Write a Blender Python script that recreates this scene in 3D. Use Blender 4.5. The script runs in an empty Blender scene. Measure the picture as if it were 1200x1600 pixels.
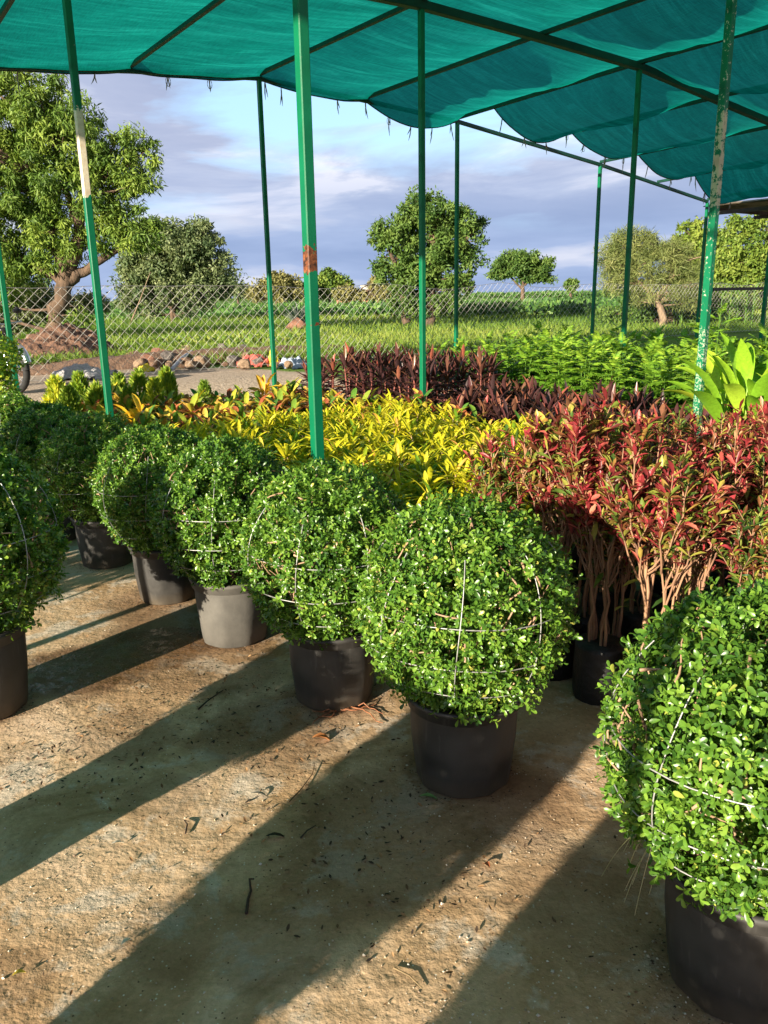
import bpy, math, random
import numpy as np
from mathutils import Vector

R = math.radians
scene = bpy.context.scene
COL = scene.collection
rng = np.random.default_rng(7)
random.seed(7)

# ------------------------------------------------------------------ camera
CAM_H, FPX = 1.6, 1259.0
PITCH, ROLL = R(15.0), R(1.0)
fw = np.array([0, math.cos(PITCH), -math.sin(PITCH)])
up0 = np.array([0, math.sin(PITCH), math.cos(PITCH)])
rt0 = np.array([1.0, 0, 0])
# roll: the vertical vanishing point lies a little right of the centre
rt = math.cos(ROLL) * rt0 + math.sin(-ROLL) * up0
upv = math.sin(ROLL) * rt0 + math.cos(ROLL) * up0
cam = bpy.data.objects.new('camera', bpy.data.cameras.new('camera'))
COL.objects.link(cam)
cam.data.sensor_fit = 'VERTICAL'
cam.data.sensor_height = 24.0
cam.data.lens = 24.0 * FPX / 1600.0
cam.data.clip_start = 0.05
cam.data.clip_end = 9000
from mathutils import Matrix
m = Matrix(((rt[0], upv[0], -fw[0], 0), (rt[1], upv[1], -fw[1], 0), (rt[2], upv[2], -fw[2], CAM_H), (0, 0, 0, 1)))
cam.matrix_world = m
scene.camera = cam


def ray(x, y):
    return fw + rt * (x - 600) / FPX + upv * (800 - y) / FPX


def at(x, y, Y):
    d = ray(x, y)
    return np.array([0, 0, CAM_H]) + d * (Y / d[1])


# ------------------------------------------------------------------ light
SUN_EL, SUN_HEAD = R(13.5), R(52)          # low sun from behind and left; light travels towards SUN_HEAD
sdir = Vector((math.cos(SUN_HEAD) * math.cos(SUN_EL), math.sin(SUN_HEAD) * math.cos(SUN_EL), -math.sin(SUN_EL)))
sun = bpy.data.objects.new('sun', bpy.data.lights.new('sun', 'SUN'))
COL.objects.link(sun)
sun.rotation_euler = sdir.to_track_quat('-Z', 'Y').to_euler()
sun.location = (-20, -25, 12)
sun.data.energy = 5.0
sun.data.angle = R(0.55)
sun.data.color = (1.0, 0.89, 0.71)

world = bpy.data.worlds.new("World")
scene.world = world
world.use_nodes = True
wn, wl = world.node_tree.nodes, world.node_tree.links
wn.clear()


def N(nodes, typ, **kw):
    n = nodes.new(typ)
    for k, v in kw.items():
        if k in n.inputs:
            n.inputs[k].default_value = v
        else:
            setattr(n, k, v)
    return n


def build_world():
    out = N(wn, 'ShaderNodeOutputWorld')
    bg = N(wn, 'ShaderNodeBackground')
    bg.inputs['Strength'].default_value = 0.1
    sky = N(wn, 'ShaderNodeTexSky')
    sky.sky_type = 'NISHITA'
    sky.sun_disc = False
    sky.sun_elevation = SUN_EL
    sky.sun_rotation = math.atan2(-sdir.x, -sdir.y)
    tc = N(wn, 'ShaderNodeTexCoord')
    sep = N(wn, 'ShaderNodeSeparateXYZ')
    wl.new(tc.outputs['Generated'], sep.inputs[0])
    zz = N(wn, 'ShaderNodeMath', operation='MAXIMUM'); wl.new(sep.outputs['Z'], zz.inputs[0]); zz.inputs[1].default_value = 0.0
    za = N(wn, 'ShaderNodeMath', operation='ADD'); wl.new(zz.outputs[0], za.inputs[0]); za.inputs[1].default_value = 0.11
    dx = N(wn, 'ShaderNodeMath', operation='DIVIDE'); wl.new(sep.outputs['X'], dx.inputs[0]); wl.new(za.outputs[0], dx.inputs[1])
    dy = N(wn, 'ShaderNodeMath', operation='DIVIDE'); wl.new(sep.outputs['Y'], dy.inputs[0]); wl.new(za.outputs[0], dy.inputs[1])
    comb = N(wn, 'ShaderNodeCombineXYZ')
    wl.new(dx.outputs[0], comb.inputs[0]); wl.new(dy.outputs[0], comb.inputs[1])

    def noise(scale, detail, rough, dist, off):
        mp = N(wn, 'ShaderNodeMapping'); mp.inputs['Location'].default_value = off
        wl.new(comb.outputs[0], mp.inputs['Vector'])
        n = N(wn, 'ShaderNodeTexNoise')
        n.inputs['Scale'].default_value = scale; n.inputs['Detail'].default_value = detail
        n.inputs['Roughness'].default_value = rough; n.inputs['Distortion'].default_value = dist
        wl.new(mp.outputs[0], n.inputs['Vector'])
        return n.outputs['Fac']

    def ramp(src, stops):
        r = N(wn, 'ShaderNodeValToRGB')
        e = r.color_ramp.elements
        while len(e) < len(stops):
            e.new(0.5)
        for i, (p, c) in enumerate(stops):
            e[i].position = p; e[i].color = (*c, 1)
        wl.new(src, r.inputs[0])
        return r.outputs[0]

    def mix(fac, a, b):
        mx = N(wn, 'ShaderNodeMix', data_type='RGBA')
        for s, i in ((fac, 0), (a, 6), (b, 7)):
            if hasattr(s, 'links'):
                wl.new(s, mx.inputs[i])
            else:
                mx.inputs[i].default_value = s
        return mx.outputs[2]
    cover = ramp(noise(0.75, 7, 0.55, 0.4, (3.1, 1.7, 0)), [(0.38, (0, 0, 0)), (0.50, (1, 1, 1))])
    tone = ramp(noise(0.8, 8, 0.6, 0.5, (7.4, 2.2, 0)), [(0.36, (1.5, 1.75, 2.5)), (0.47, (1.75, 1.98, 2.7)), (0.55, (2.4, 2.6, 3.2)), (0.63, (3.9, 3.85, 4.1))])
    # a deck of darker blue-grey cloud low over the horizon
    low = ramp(sep.outputs['Z'], [(0.0, (1, 1, 1)), (0.065, (1, 1, 1)), (0.17, (0, 0, 0))])
    streak = ramp(noise(0.33, 6, 0.55, 0.2, (1.3, 6.6, 0)), [(0.36, (1.1, 1.48, 2.4)), (0.50, (1.45, 1.85, 2.8)), (0.60, (2.6, 2.75, 3.3))])
    clouds = mix(low, tone, streak)
    bluesky = mix(0.75, sky.outputs[0], (1.9, 3.2, 4.9, 1))
    cov2 = mix(low, cover, (1, 1, 1, 1))
    col = mix(cov2, bluesky, clouds)
    over = ramp(sep.outputs['Z'], [(0.36, (1, 1, 1)), (0.7, (.40, .36, .30))])      # unseen sky overhead dimmed and warmed, added to cut fill in the shadows
    mo = N(wn, 'ShaderNodeMix', data_type='RGBA', blend_type='MULTIPLY'); mo.inputs[0].default_value = 1
    wl.new(col, mo.inputs[6]); wl.new(over, mo.inputs[7]); col = mo.outputs[2]
    wl.new(col, bg.inputs['Color'])
    wl.new(bg.outputs[0], out.inputs[0])


build_world()
scene.view_settings.view_transform = 'Standard'
scene.view_settings.look = 'None'
scene.view_settings.exposure = 1.52
scene.view_settings.gamma = 1.0
scene.cycles.use_denoising = True
scene.cycles.max_bounces = 6
scene.cycles.diffuse_bounces = 3
scene.cycles.glossy_bounces = 2
scene.cycles.transmission_bounces = 3
scene.cycles.transparent_max_bounces = 6
scene.cycles.use_adaptive_sampling = True
scene.cycles.adaptive_threshold = 0.02


# ------------------------------------------------------------------ helpers
def tag(o, label=None, cat=None, group=None, kind=None):
    if label: o['label'] = label
    if cat: o['category'] = cat
    if group: o['group'] = group
    if kind: o['kind'] = kind
    return o


def empty(name, loc=(0, 0, 0), rz=0.0):
    o = bpy.data.objects.new(name, None)
    COL.objects.link(o)
    o.location = [float(c) for c in loc]
    o.rotation_euler = (0, 0, rz)
    o.empty_display_size = 0.1
    return o


def copy_tree(o, parent=None):
    c = o.copy(); COL.objects.link(c)
    if parent is not None: c.parent = parent
    for ch in list(o.children):
        copy_tree(ch, c)
    return c


class MB:
    """collects geometry (polygons of any size) with two per-vertex floats, rnd and ax"""
    def __init__(s):
        s.v = []; s.f = []; s.n = 0; s.rnd = []; s.ax = []; s.quads = []

    def add(s, verts, faces, rnd=0.5, ax=0.5):
        verts = np.asarray(verts, float).reshape(-1, 3)
        k = len(verts)
        s.v.append(verts)
        s.f.extend([[i + s.n for i in f] for f in faces])
        s.rnd.append(np.full(k, rnd, float)); s.ax.append(np.full(k, ax, float))
        s.n += k

    def addq(s, verts, quads, rnd, ax):
        s.v.append(verts); s.quads.append(np.asarray(quads, np.int64) + s.n)
        s.rnd.append(rnd); s.ax.append(ax); s.n += len(verts)

    def tube(s, pts, rad, k=6, rnd=0.5, cap=True):
        pts = np.asarray(pts, float)
        n = len(pts)
        rad = np.broadcast_to(np.asarray(rad, float), (n,))
        d = np.gradient(pts, axis=0)
        d /= np.linalg.norm(d, axis=1, keepdims=True) + 1e-12
        ref = np.array([0, 0, 1.0]) if abs(d[:, 2]).mean() < 0.8 else np.array([1.0, 0, 0])
        a = np.cross(d, ref); a /= np.linalg.norm(a, axis=1, keepdims=True) + 1e-12
        b = np.cross(d, a)
        th = np.arange(k) * 2 * np.pi / k
        ring = pts[:, None] + rad[:, None, None] * (np.cos(th)[None, :, None] * a[:, None] + np.sin(th)[None, :, None] * b[:, None])
        vs = ring.reshape(-1, 3)
        i = np.arange(n - 1)[:, None] * k; j = np.arange(k)[None]
        j2 = (j + 1) % k
        q = np.stack([i + j, i + j2, i + k + j2, i + k + j], -1).reshape(-1, 4)
        s.addq(vs, q, np.full(len(vs), rnd), np.repeat(np.linspace(0, 1, n), k))
        if cap and k > 2:
            s.add(ring[0], [list(range(k))], rnd); s.add(ring[-1], [list(range(k))[::-1]], rnd, 1)

    def beam(s, p, q, w, h, upd=(0, 0, 1), ch=0.0):
        p = np.array(p, float); q = np.array(q, float)
        d = q - p; d /= np.linalg.norm(d)
        a = np.cross(d, np.array(upd, float)); a /= np.linalg.norm(a)
        b = np.cross(a, d)
        if ch <= 0:
            prof = [(-w / 2, -h / 2), (w / 2, -h / 2), (w / 2, h / 2), (-w / 2, h / 2)]
        else:
            W, Hh = w / 2, h / 2
            prof = [(-W + ch, -Hh), (W - ch, -Hh), (W, -Hh + ch), (W, Hh - ch), (W - ch, Hh), (-W + ch, Hh), (-W, Hh - ch), (-W, -Hh + ch)]
        k = len(prof)
        vs = [p + a * x + b * y for x, y in prof] + [q + a * x + b * y for x, y in prof]
        fs = [[i, (i + 1) % k, k + (i + 1) % k, k + i] for i in range(k)] + [list(range(k))[::-1], list(range(k, 2 * k))]
        s.add(vs, fs)

    def lathe(s, prof, k=32, c=(0, 0, 0)):
        th = np.arange(k) * 2 * np.pi / k
        prof = np.asarray(prof, float)
        r = prof[:, 0][:, None]; z = prof[:, 1][:, None]
        vs = np.stack([c[0] + r * np.cos(th), c[1] + r * np.sin(th), c[2] + z + 0 * th], -1).reshape(-1, 3)
        n = len(prof)
        i = np.arange(n - 1)[:, None] * k; j = np.arange(k)[None]; j2 = (j + 1) % k
        q = np.stack([i + j, i + j2, i + k + j2, i + k + j], -1).reshape(-1, 4)
        s.addq(vs, q, np.full(len(vs), .5), np.full(len(vs), .5))

    def leaves(s, P, A, Nn, L, W, bend=0.0, fold=0.12, stations=((0, .1), (.3, .7), (.7, 1), (1, .1)), cols=3, rnd=None):
        P = np.asarray(P, float); n = len(P)
        if n == 0: return
        A = A / (np.linalg.norm(A, axis=1, keepdims=True) + 1e-9)
        S = np.cross(A, Nn); S /= np.linalg.norm(S, axis=1, keepdims=True) + 1e-9
        Nn = np.cross(S, A)
        L = np.broadcast_to(np.asarray(L, float), (n,)); W = np.broadcast_to(np.asarray(W, float), (n,))
        bend = np.broadcast_to(np.asarray(bend, float), (n,)) + 1e-4
        st = np.array(stations); K = len(st)
        sv = st[:, 0][None]                                   # 1,K
        th = bend[:, None] * sv
        cx = L[:, None] * np.sin(th) / bend[:, None]
        cy = -L[:, None] * (1 - np.cos(th)) / bend[:, None]
        ctr = P[:, None] + cx[..., None] * A[:, None] + cy[..., None] * Nn[:, None]
        hw = (W[:, None] * 0.5 * st[:, 1][None])[..., None]
        nl = np.cos(th)[..., None] * Nn[:, None] + np.sin(th)[..., None] * A[:, None]
        side = S[:, None] * hw
        lift = nl * hw * fold * 2
        if cols == 3:
            V = np.stack([ctr - side + lift, ctr, ctr + side + lift], 2)
        else:
            V = np.stack([ctr - side, ctr + side], 2)
        V = V.reshape(-1, 3)
        base = (np.arange(n) * K * cols)[:, None, None]
        i = (np.arange(K - 1) * cols)[None, :, None]; j = np.arange(cols - 1)[None, None]
        q = np.stack([base + i + j, base + i + j + 1, base + i + cols + j + 1, base + i + cols + j], -1).reshape(-1, 4)
        if rnd is None: rnd = rng.random(n)
        s.addq(V, q, np.repeat(rnd, K * cols), np.tile(np.repeat(st[:, 0], cols), n))

    def build(s, name, mat, parent=None, smooth=True, loc=None):
        me = bpy.data.meshes.new(name)
        V = np.concatenate(s.v) if s.v else np.zeros((0, 3))
        Q = np.concatenate(s.quads) if s.quads else np.zeros((0, 4), np.int64)
        lens = np.array([len(f) for f in s.f], np.int64)
        loops = np.concatenate([Q.reshape(-1)] + ([np.concatenate([np.array(f, np.int64) for f in s.f])] if s.f else [])) if (len(Q) or s.f) else np.zeros(0, np.int64)
        tot = np.concatenate([np.full(len(Q), 4, np.int64), lens]) if len(lens) else np.full(len(Q), 4, np.int64)
        start = np.concatenate([[0], np.cumsum(tot)[:-1]]) if len(tot) else np.zeros(0, np.int64)
        me.vertices.add(len(V)); me.vertices.foreach_set('co', V.astype(np.float32).ravel())
        me.loops.add(len(loops)); me.loops.foreach_set('vertex_index', loops.astype(np.int32))
        me.polygons.add(len(tot)); me.polygons.foreach_set('loop_start', start.astype(np.int32))
        try:
            me.polygons.foreach_set('loop_total', tot.astype(np.int32))
        except Exception:
            pass
        me.update(calc_edges=True)
        me.polygons.foreach_set('use_smooth', np.full(len(tot), bool(smooth)))
        for nm, arr in (('rnd', s.rnd), ('ax', s.ax)):
            at_ = me.attributes.new(nm, 'FLOAT', 'POINT')
            at_.data.foreach_set('value', np.concatenate(arr).astype(np.float32))
        me.validate()
        if isinstance(mat, (list, tuple)):
            for mm in mat: me.materials.append(mm)
        else:
            me.materials.append(mat)
        o = bpy.data.objects.new(name, me)
        COL.objects.link(o)
        if parent is not None: o.parent = parent
        if loc is not None: o.location = [float(c) for c in loc]
        return o


def unit(a):
    return a / (np.linalg.norm(a, axis=-1, keepdims=True) + 1e-9)


def rdir(n):
    return unit(rng.normal(size=(n, 3)))


_K = rng.normal(size=(14, 3)); _PH = rng.random(14) * 6.28


def wob(P, f=1.0, seed=0):
    """smooth pseudo noise about -1..1"""
    P = np.asarray(P, float)
    s = 0
    for i in range(7):
        s = s + np.sin(P @ (_K[(i + seed) % 14] * f * (1 + .35 * i)) + _PH[(i * 2 + seed) % 14]) / (1 + .3 * i)
    return s / 2.6


# ------------------------------------------------------------------ materials
def new_mat(name):
    mt = bpy.data.materials.new(name); mt.use_nodes = True
    mt.node_tree.nodes.clear()
    return mt, mt.node_tree.nodes, mt.node_tree.links


def ramp_node(nodes, links, src, stops, interp='LINEAR'):
    r = nodes.new('ShaderNodeValToRGB'); e = r.color_ramp.elements
    r.color_ramp.interpolation = interp
    while len(e) < len(stops): e.new(0.5)
    for i, (p, c) in enumerate(stops):
        e[i].position = p; e[i].color = (*c, 1) if len(c) == 3 else c
    links.new(src, r.inputs[0])
    return r.outputs[0]


def mixc(nodes, links, fac, a, b, blend='MIX'):
    mx = nodes.new('ShaderNodeMix'); mx.data_type = 'RGBA'; mx.blend_type = blend
    for s_, i in ((fac, 0), (a, 6), (b, 7)):
        if hasattr(s_, 'links'): links.new(s_, mx.inputs[i])
        else: mx.inputs[i].default_value = s_ if not isinstance(s_, tuple) or len(s_) == 4 else (*s_, 1)
    return mx.outputs[2]


def math_n(nodes, links, op, a, b=0.0, c=None):
    n = nodes.new('ShaderNodeMath'); n.operation = op
    for i, s_ in enumerate((a, b) if c is None else (a, b, c)):
        if hasattr(s_, 'links'): links.new(s_, n.inputs[i])
        else: n.inputs[i].default_value = s_
    return n.outputs[0]


def noise_n(nodes, links, vec, scale, detail=4, rough=0.5, dist=0.0):
    n = nodes.new('ShaderNodeTexNoise')
    n.inputs['Scale'].default_value = scale; n.inputs['Detail'].default_value = detail
    n.inputs['Roughness'].default_value = rough; n.inputs['Distortion'].default_value = dist
    if vec is not None: links.new(vec, n.inputs['Vector'])
    return n.outputs['Fac']


def leaf_mat(name, stops, rough=0.45, trans=0.25, spec=0.4, rib=None, tip=None, var=.14):
    mt, nd, lk = new_mat(name)
    out = nd.new('ShaderNodeOutputMaterial')
    at_ = nd.new('ShaderNodeAttribute'); at_.attribute_name = 'rnd'
    oi = nd.new('ShaderNodeObjectInfo')
    f = math_n(nd, lk, 'MULTIPLY_ADD', oi.outputs['Random'], var, at_.outputs['Fac'])
    f = math_n(nd, lk, 'SUBTRACT', f, var / 2)
    col = ramp_node(nd, lk, f, stops)
    if tip:
        ax = nd.new('ShaderNodeAttribute'); ax.attribute_name = 'ax'
        t = ramp_node(nd, lk, ax.outputs['Fac'], [(0.45, (0, 0, 0)), (1.0, (tip[1],) * 3)])
        col = mixc(nd, lk, t, col, tip[0])
    tcn = nd.new('ShaderNodeTexCoord')
    nz = noise_n(nd, lk, tcn.outputs['Object'], 60, 2)
    v = ramp_node(nd, lk, nz, [(0.3, (0.82,) * 3), (0.7, (1.12,) * 3)])
    col = mixc(nd, lk, 1.0, col, v, 'MULTIPLY')
    b = nd.new('ShaderNodeBsdfPrincipled')
    lk.new(col, b.inputs['Base Color']); b.inputs['Roughness'].default_value = rough
    b.inputs['Specular IOR Level'].default_value = spec
    tr = nd.new('ShaderNodeBsdfTranslucent')
    tcol = mixc(nd, lk, 1.0, col, (1.25, 1.35, 0.6, 1), 'MULTIPLY')
    lk.new(tcol, tr.inputs['Color'])
    mx = nd.new('ShaderNodeMixShader'); mx.inputs[0].default_value = trans
    lk.new(b.outputs[0], mx.inputs[1]); lk.new(tr.outputs[0], mx.inputs[2])
    lk.new(mx.outputs[0], out.inputs[0])
    return mt


def plain_mat(name, c1, c2=None, scale=8, rough=0.7, bump=0.0, bscale=40, metal=0.0, spec=0.4, stretch=None):
    mt, nd, lk = new_mat(name)
    out = nd.new('ShaderNodeOutputMaterial'); b = nd.new('ShaderNodeBsdfPrincipled')
    tcn = nd.new('ShaderNodeTexCoord')
    vec = tcn.outputs['Object']
    if stretch:
        mp = nd.new('ShaderNodeMapping'); mp.inputs['Scale'].default_value = stretch
        lk.new(vec, mp.inputs['Vector']); vec = mp.outputs[0]
    c2 = c2 or tuple(x * 0.7 for x in c1)
    nz = noise_n(nd, lk, vec, scale, 6, 0.6)
    lk.new(ramp_node(nd, lk, nz, [(0.35, c2), (0.65, c1)]), b.inputs['Base Color'])
    b.inputs['Roughness'].default_value = rough; b.inputs['Metallic'].default_value = metal
    b.inputs['Specular IOR Level'].default_value = spec
    if bump:
        bp = nd.new('ShaderNodeBump'); bp.inputs['Strength'].default_value = 1.0; bp.inputs['Distance'].default_value = bump
        lk.new(noise_n(nd, lk, vec, bscale, 5, 0.6), bp.inputs['Height']); lk.new(bp.outputs[0], b.inputs['Normal'])
    lk.new(b.outputs[0], out.inputs[0])
    return mt


M = {}
M['ball'] = leaf_mat('small_glossy_leaf', [(0.0, (.018, .055, .010)), (.25, (.045, .12, .015)), (.55, (.11, .225, .024)), (.88, (.20, .33, .04)), (1.0, (.42, .40, .08))], rough=.33, trans=.25, spec=.5)
M['twig'] = plain_mat('pale_twig', (.42, .27, .17), (.25, .15, .09), 30, .8)
M['wire'] = plain_mat('galvanised_wire', (.42, .42, .41), (.26, .25, .24), 60, .45, metal=.4)
M['soil'] = plain_mat('potting_soil', (.07, .05, .035), (.03, .02, .015), 40, .95, .01, 60)
M['bark'] = plain_mat('bark', (.15, .095, .06), (.06, .04, .027), 3, .9, .03, 14, stretch=(3, 3, .6))
M['palebark'] = plain_mat('pale_bark', (.30, .21, .14), (.16, .11, .07), 4, .9, .02, 14, stretch=(3, 3, .6))


def pot_mat():
    mt, nd, lk = new_mat('black_plastic')
    out = nd.new('ShaderNodeOutputMaterial'); b = nd.new('ShaderNodeBsdfPrincipled')
    tcn = nd.new('ShaderNodeTexCoord'); oi = nd.new('ShaderNodeObjectInfo')
    off = nd.new('ShaderNodeVectorMath'); off.operation = 'ADD'
    lk.new(tcn.outputs['Object'], off.inputs[0]); lk.new(oi.outputs['Location'], off.inputs[1])
    v = off.outputs[0]
    dust = ramp_node(nd, lk, noise_n(nd, lk, v, 7, 6, .6), [(.35, (0, 0, 0)), (.7, (1, 1, 1))])
    sep = nd.new('ShaderNodeSeparateXYZ'); lk.new(tcn.outputs['Object'], sep.inputs[0])
    splash = ramp_node(nd, lk, math_n(nd, lk, 'ADD', sep.outputs['Z'], math_n(nd, lk, 'MULTIPLY', noise_n(nd, lk, v, 25, 3), .05)), [(0.02, (1, 1, 1)), (.10, (0, 0, 0))])
    c = mixc(nd, lk, dust, (.022, .0215, .021), (.054, .050, .045))
    c = mixc(nd, lk, math_n(nd, lk, 'MULTIPLY', splash, .8), c, (.12, .095, .065))
    mp = nd.new('ShaderNodeMapping'); mp.inputs['Scale'].default_value = (60, 60, 6); lk.new(v, mp.inputs['Vector'])
    scr = ramp_node(nd, lk, noise_n(nd, lk, mp.outputs[0], 1.0, 3), [(.62, (0, 0, 0)), (.72, (1, 1, 1))])
    c = mixc(nd, lk, math_n(nd, lk, 'MULTIPLY', scr, .35), c, (.10, .095, .09))
    lk.new(c, b.inputs['Base Color'])
    lk.new(math_n(nd, lk, 'MULTIPLY_ADD', dust, .25, .45), b.inputs['Roughness'])
    bp = nd.new('ShaderNodeBump'); bp.inputs['Strength'].default_value = .5; bp.inputs['Distance'].default_value = .004
    lk.new(noise_n(nd, lk, v, 12, 4), bp.inputs['Height']); lk.new(bp.outputs[0], b.inputs['Normal'])
    lk.new(b.outputs[0], out.inputs[0])
    return mt


M['pot'] = pot_mat()


def post_mat(name, kind=''):
    mt, nd, lk = new_mat(name)
    out = nd.new('ShaderNodeOutputMaterial'); b = nd.new('ShaderNodeBsdfPrincipled')
    tcn = nd.new('ShaderNodeTexCoord'); v = tcn.outputs['Object']
    sep = nd.new('ShaderNodeSeparateXYZ'); lk.new(v, sep.inputs[0]); z = sep.outputs['Z']
    base = ramp_node(nd, lk, noise_n(nd, lk, v, 5, 4), [(.3, (.001, .095, .040)), (.7, (.002, .135, .058))])
    chip = noise_n(nd, lk, v, 55, 5, .65)
    zn = math_n(nd, lk, 'ADD', z, math_n(nd, lk, 'MULTIPLY', math_n(nd, lk, 'SUBTRACT', noise_n(nd, lk, v, 30, 4), .5), .12))
    lim = .715
    c = mixc(nd, lk, ramp_node(nd, lk, chip, [(lim, (0, 0, 0)), (lim + .02, (1, 1, 1))]), base, (.40, .38, .32))

    def band(lo, hi, src=None):
        s_ = src or zn
        g = math_n(nd, lk, 'GREATER_THAN', s_, lo); l = math_n(nd, lk, 'LESS_THAN', s_, hi)
        return math_n(nd, lk, 'MULTIPLY', g, l)
    if kind == 'bare':
        bare = ramp_node(nd, lk, noise_n(nd, lk, v, 18, 5, .7), [(.35, (.50, .40, .28)), (.6, (.62, .55, .42)), (.72, (.25, .16, .09))])
        c = mixc(nd, lk, band(2.36, 2.96), c, bare)
    if kind == 'rust':
        rust = ramp_node(nd, lk, noise_n(nd, lk, v, 45, 4, .6), [(.35, (.03, .015, .01)), (.55, (.15, .05, .02)), (.7, (.26, .10, .035))])
        c = mixc(nd, lk, band(1.71, 1.82), c, rust)
        c = mixc(nd, lk, band(1.47, 1.485, z), c, mixc(nd, lk, ramp_node(nd, lk, noise_n(nd, lk, v, 40, 1), [(.6, (0, 0, 0)), (.62, (1, 1, 1))]), base, (.12, .03, .01)))
    if kind == 'peel':
        low = math_n(nd, lk, 'LESS_THAN', zn, 1.35)
        t1 = ramp_node(nd, lk, noise_n(nd, lk, v, 70, 4, .7), [(.52, (0, 0, 0)), (.56, (1, 1, 1))])
        c = mixc(nd, lk, math_n(nd, lk, 'MULTIPLY', math_n(nd, lk, 'MULTIPLY', low, t1), .75), c, (.32, .38, .27))
        t2 = ramp_node(nd, lk, noise_n(nd, lk, v, 40, 5, .7), [(.60, (0, 0, 0)), (.62, (1, 1, 1))])
        c = mixc(nd, lk, t2, c, (.46, .42, .32))
        t3 = ramp_node(nd, lk, noise_n(nd, lk, v, 22, 4, .7), [(.46, (0, 0, 0)), (.50, (1, 1, 1))])
        c = mixc(nd, lk, math_n(nd, lk, 'MULTIPLY', band(2.15, 2.75), t3), c, (.44, .36, .24))
    lk.new(c, b.inputs['Base Color'])
    b.inputs['Roughness'].default_value = .45; b.inputs['Specular IOR Level'].default_value = .22
    bp = nd.new('ShaderNodeBump'); bp.inputs['Strength'].default_value = .4; bp.inputs['Distance'].default_value = .002
    lk.new(chip, bp.inputs['Height']); lk.new(bp.outputs[0], b.inputs['Normal'])
    lk.new(b.outputs[0], out.inputs[0])
    return mt


M['paint'] = post_mat('green_paint')
M['paint_dark'] = plain_mat('dark_green_paint', (.003, .045, .026), (.002, .028, .018), 8, .5, spec=.3)
M['paint_bare'] = post_mat('green_paint_with_bare_stretch', 'bare')
M['paint_rust'] = post_mat('green_paint_with_rust', 'rust')
M['paint_peel'] = post_mat('green_paint_peeling', 'peel')


def net_mat():
    mt, nd, lk = new_mat('green_shade_net')
    out = nd.new('ShaderNodeOutputMaterial')
    tcn = nd.new('ShaderNodeTexCoord')
    mp = nd.new('ShaderNodeMapping'); mp.inputs['Rotation'].default_value = (0, 0, -R(36.225)); lk.new(tcn.outputs['Object'], mp.inputs['Vector'])
    mp2 = nd.new('ShaderNodeMapping'); mp2.inputs['Scale'].default_value = (.35, 3.2, 1); lk.new(mp.outputs[0], mp2.inputs['Vector'])
    mp3 = nd.new('ShaderNodeMapping'); mp3.inputs['Scale'].default_value = (90, 8, 1); lk.new(mp.outputs[0], mp3.inputs['Vector'])
    big = noise_n(nd, lk, mp2.outputs[0], 1.6, 6, .68, 1.2)
    fine = noise_n(nd, lk, mp3.outputs[0], 1.0, 3, .6)
    c = ramp_node(nd, lk, big, [(.3, (.0015, .15, .118)), (.5, (.003, .22, .175)), (.7, (.010, .34, .275))])
    fr = ramp_node(nd, lk, fine, [(.3, (.78,) * 3), (.7, (1.15,) * 3)])
    c = mixc(nd, lk, 1.0, c, fr, 'MULTIPLY')
    mp4 = nd.new('ShaderNodeMapping'); mp4.inputs['Scale'].default_value = (10, 120, 1); lk.new(mp.outputs[0], mp4.inputs['Vector'])
    fr2 = ramp_node(nd, lk, noise_n(nd, lk, mp4.outputs[0], 1.0, 3, .6), [(.3, (.80,) * 3), (.7, (1.18,) * 3)])
    c = mixc(nd, lk, 1.0, c, fr2, 'MULTIPLY')
    df = nd.new('ShaderNodeBsdfDiffuse'); tr = nd.new('ShaderNodeBsdfTranslucent'); tp = nd.new('ShaderNodeBsdfTransparent')
    dc = mixc(nd, lk, 1.0, c, (.7, .7, .7, 1), 'MULTIPLY')
    lk.new(dc, df.inputs[0]); lk.new(c, tr.inputs[0])
    tp.inputs[0].default_value = (.12, .8, .65, 1)
    m1 = nd.new('ShaderNodeMixShader'); m1.inputs[0].default_value = .72; lk.new(df.outputs[0], m1.inputs[1]); lk.new(tr.outputs[0], m1.inputs[2])
    m2 = nd.new('ShaderNodeMixShader'); m2.inputs[0].default_value = .05; lk.new(m1.outputs[0], m2.inputs[1]); lk.new(tp.outputs[0], m2.inputs[2])
    lk.new(m2.outputs[0], out.inputs[0])
    return mt


M['net'] = net_mat()

# ------------------------------------------------------------------ layout grid of the shade house
C0 = np.array([-.3235, 3.930]); TH = R(36.225)
AU, AV = 3.245, 3.163
uu = np.array([math.cos(TH), math.sin(TH)]); vv = np.array([-math.sin(TH), math.cos(TH)])


def G(U, V):
    return C0 + U * uu + V * vv


FARLINE = G(0, 2 * AV)


def ground_z(x, y):
    w = (np.asarray(x) - FARLINE[0]) * vv[0] + (np.asarray(y) - FARLINE[1]) * vv[1]
    t = np.clip((w - .25) / 1.6, 0, 1)
    return .42 * t * t * (3 - 2 * t)


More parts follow.
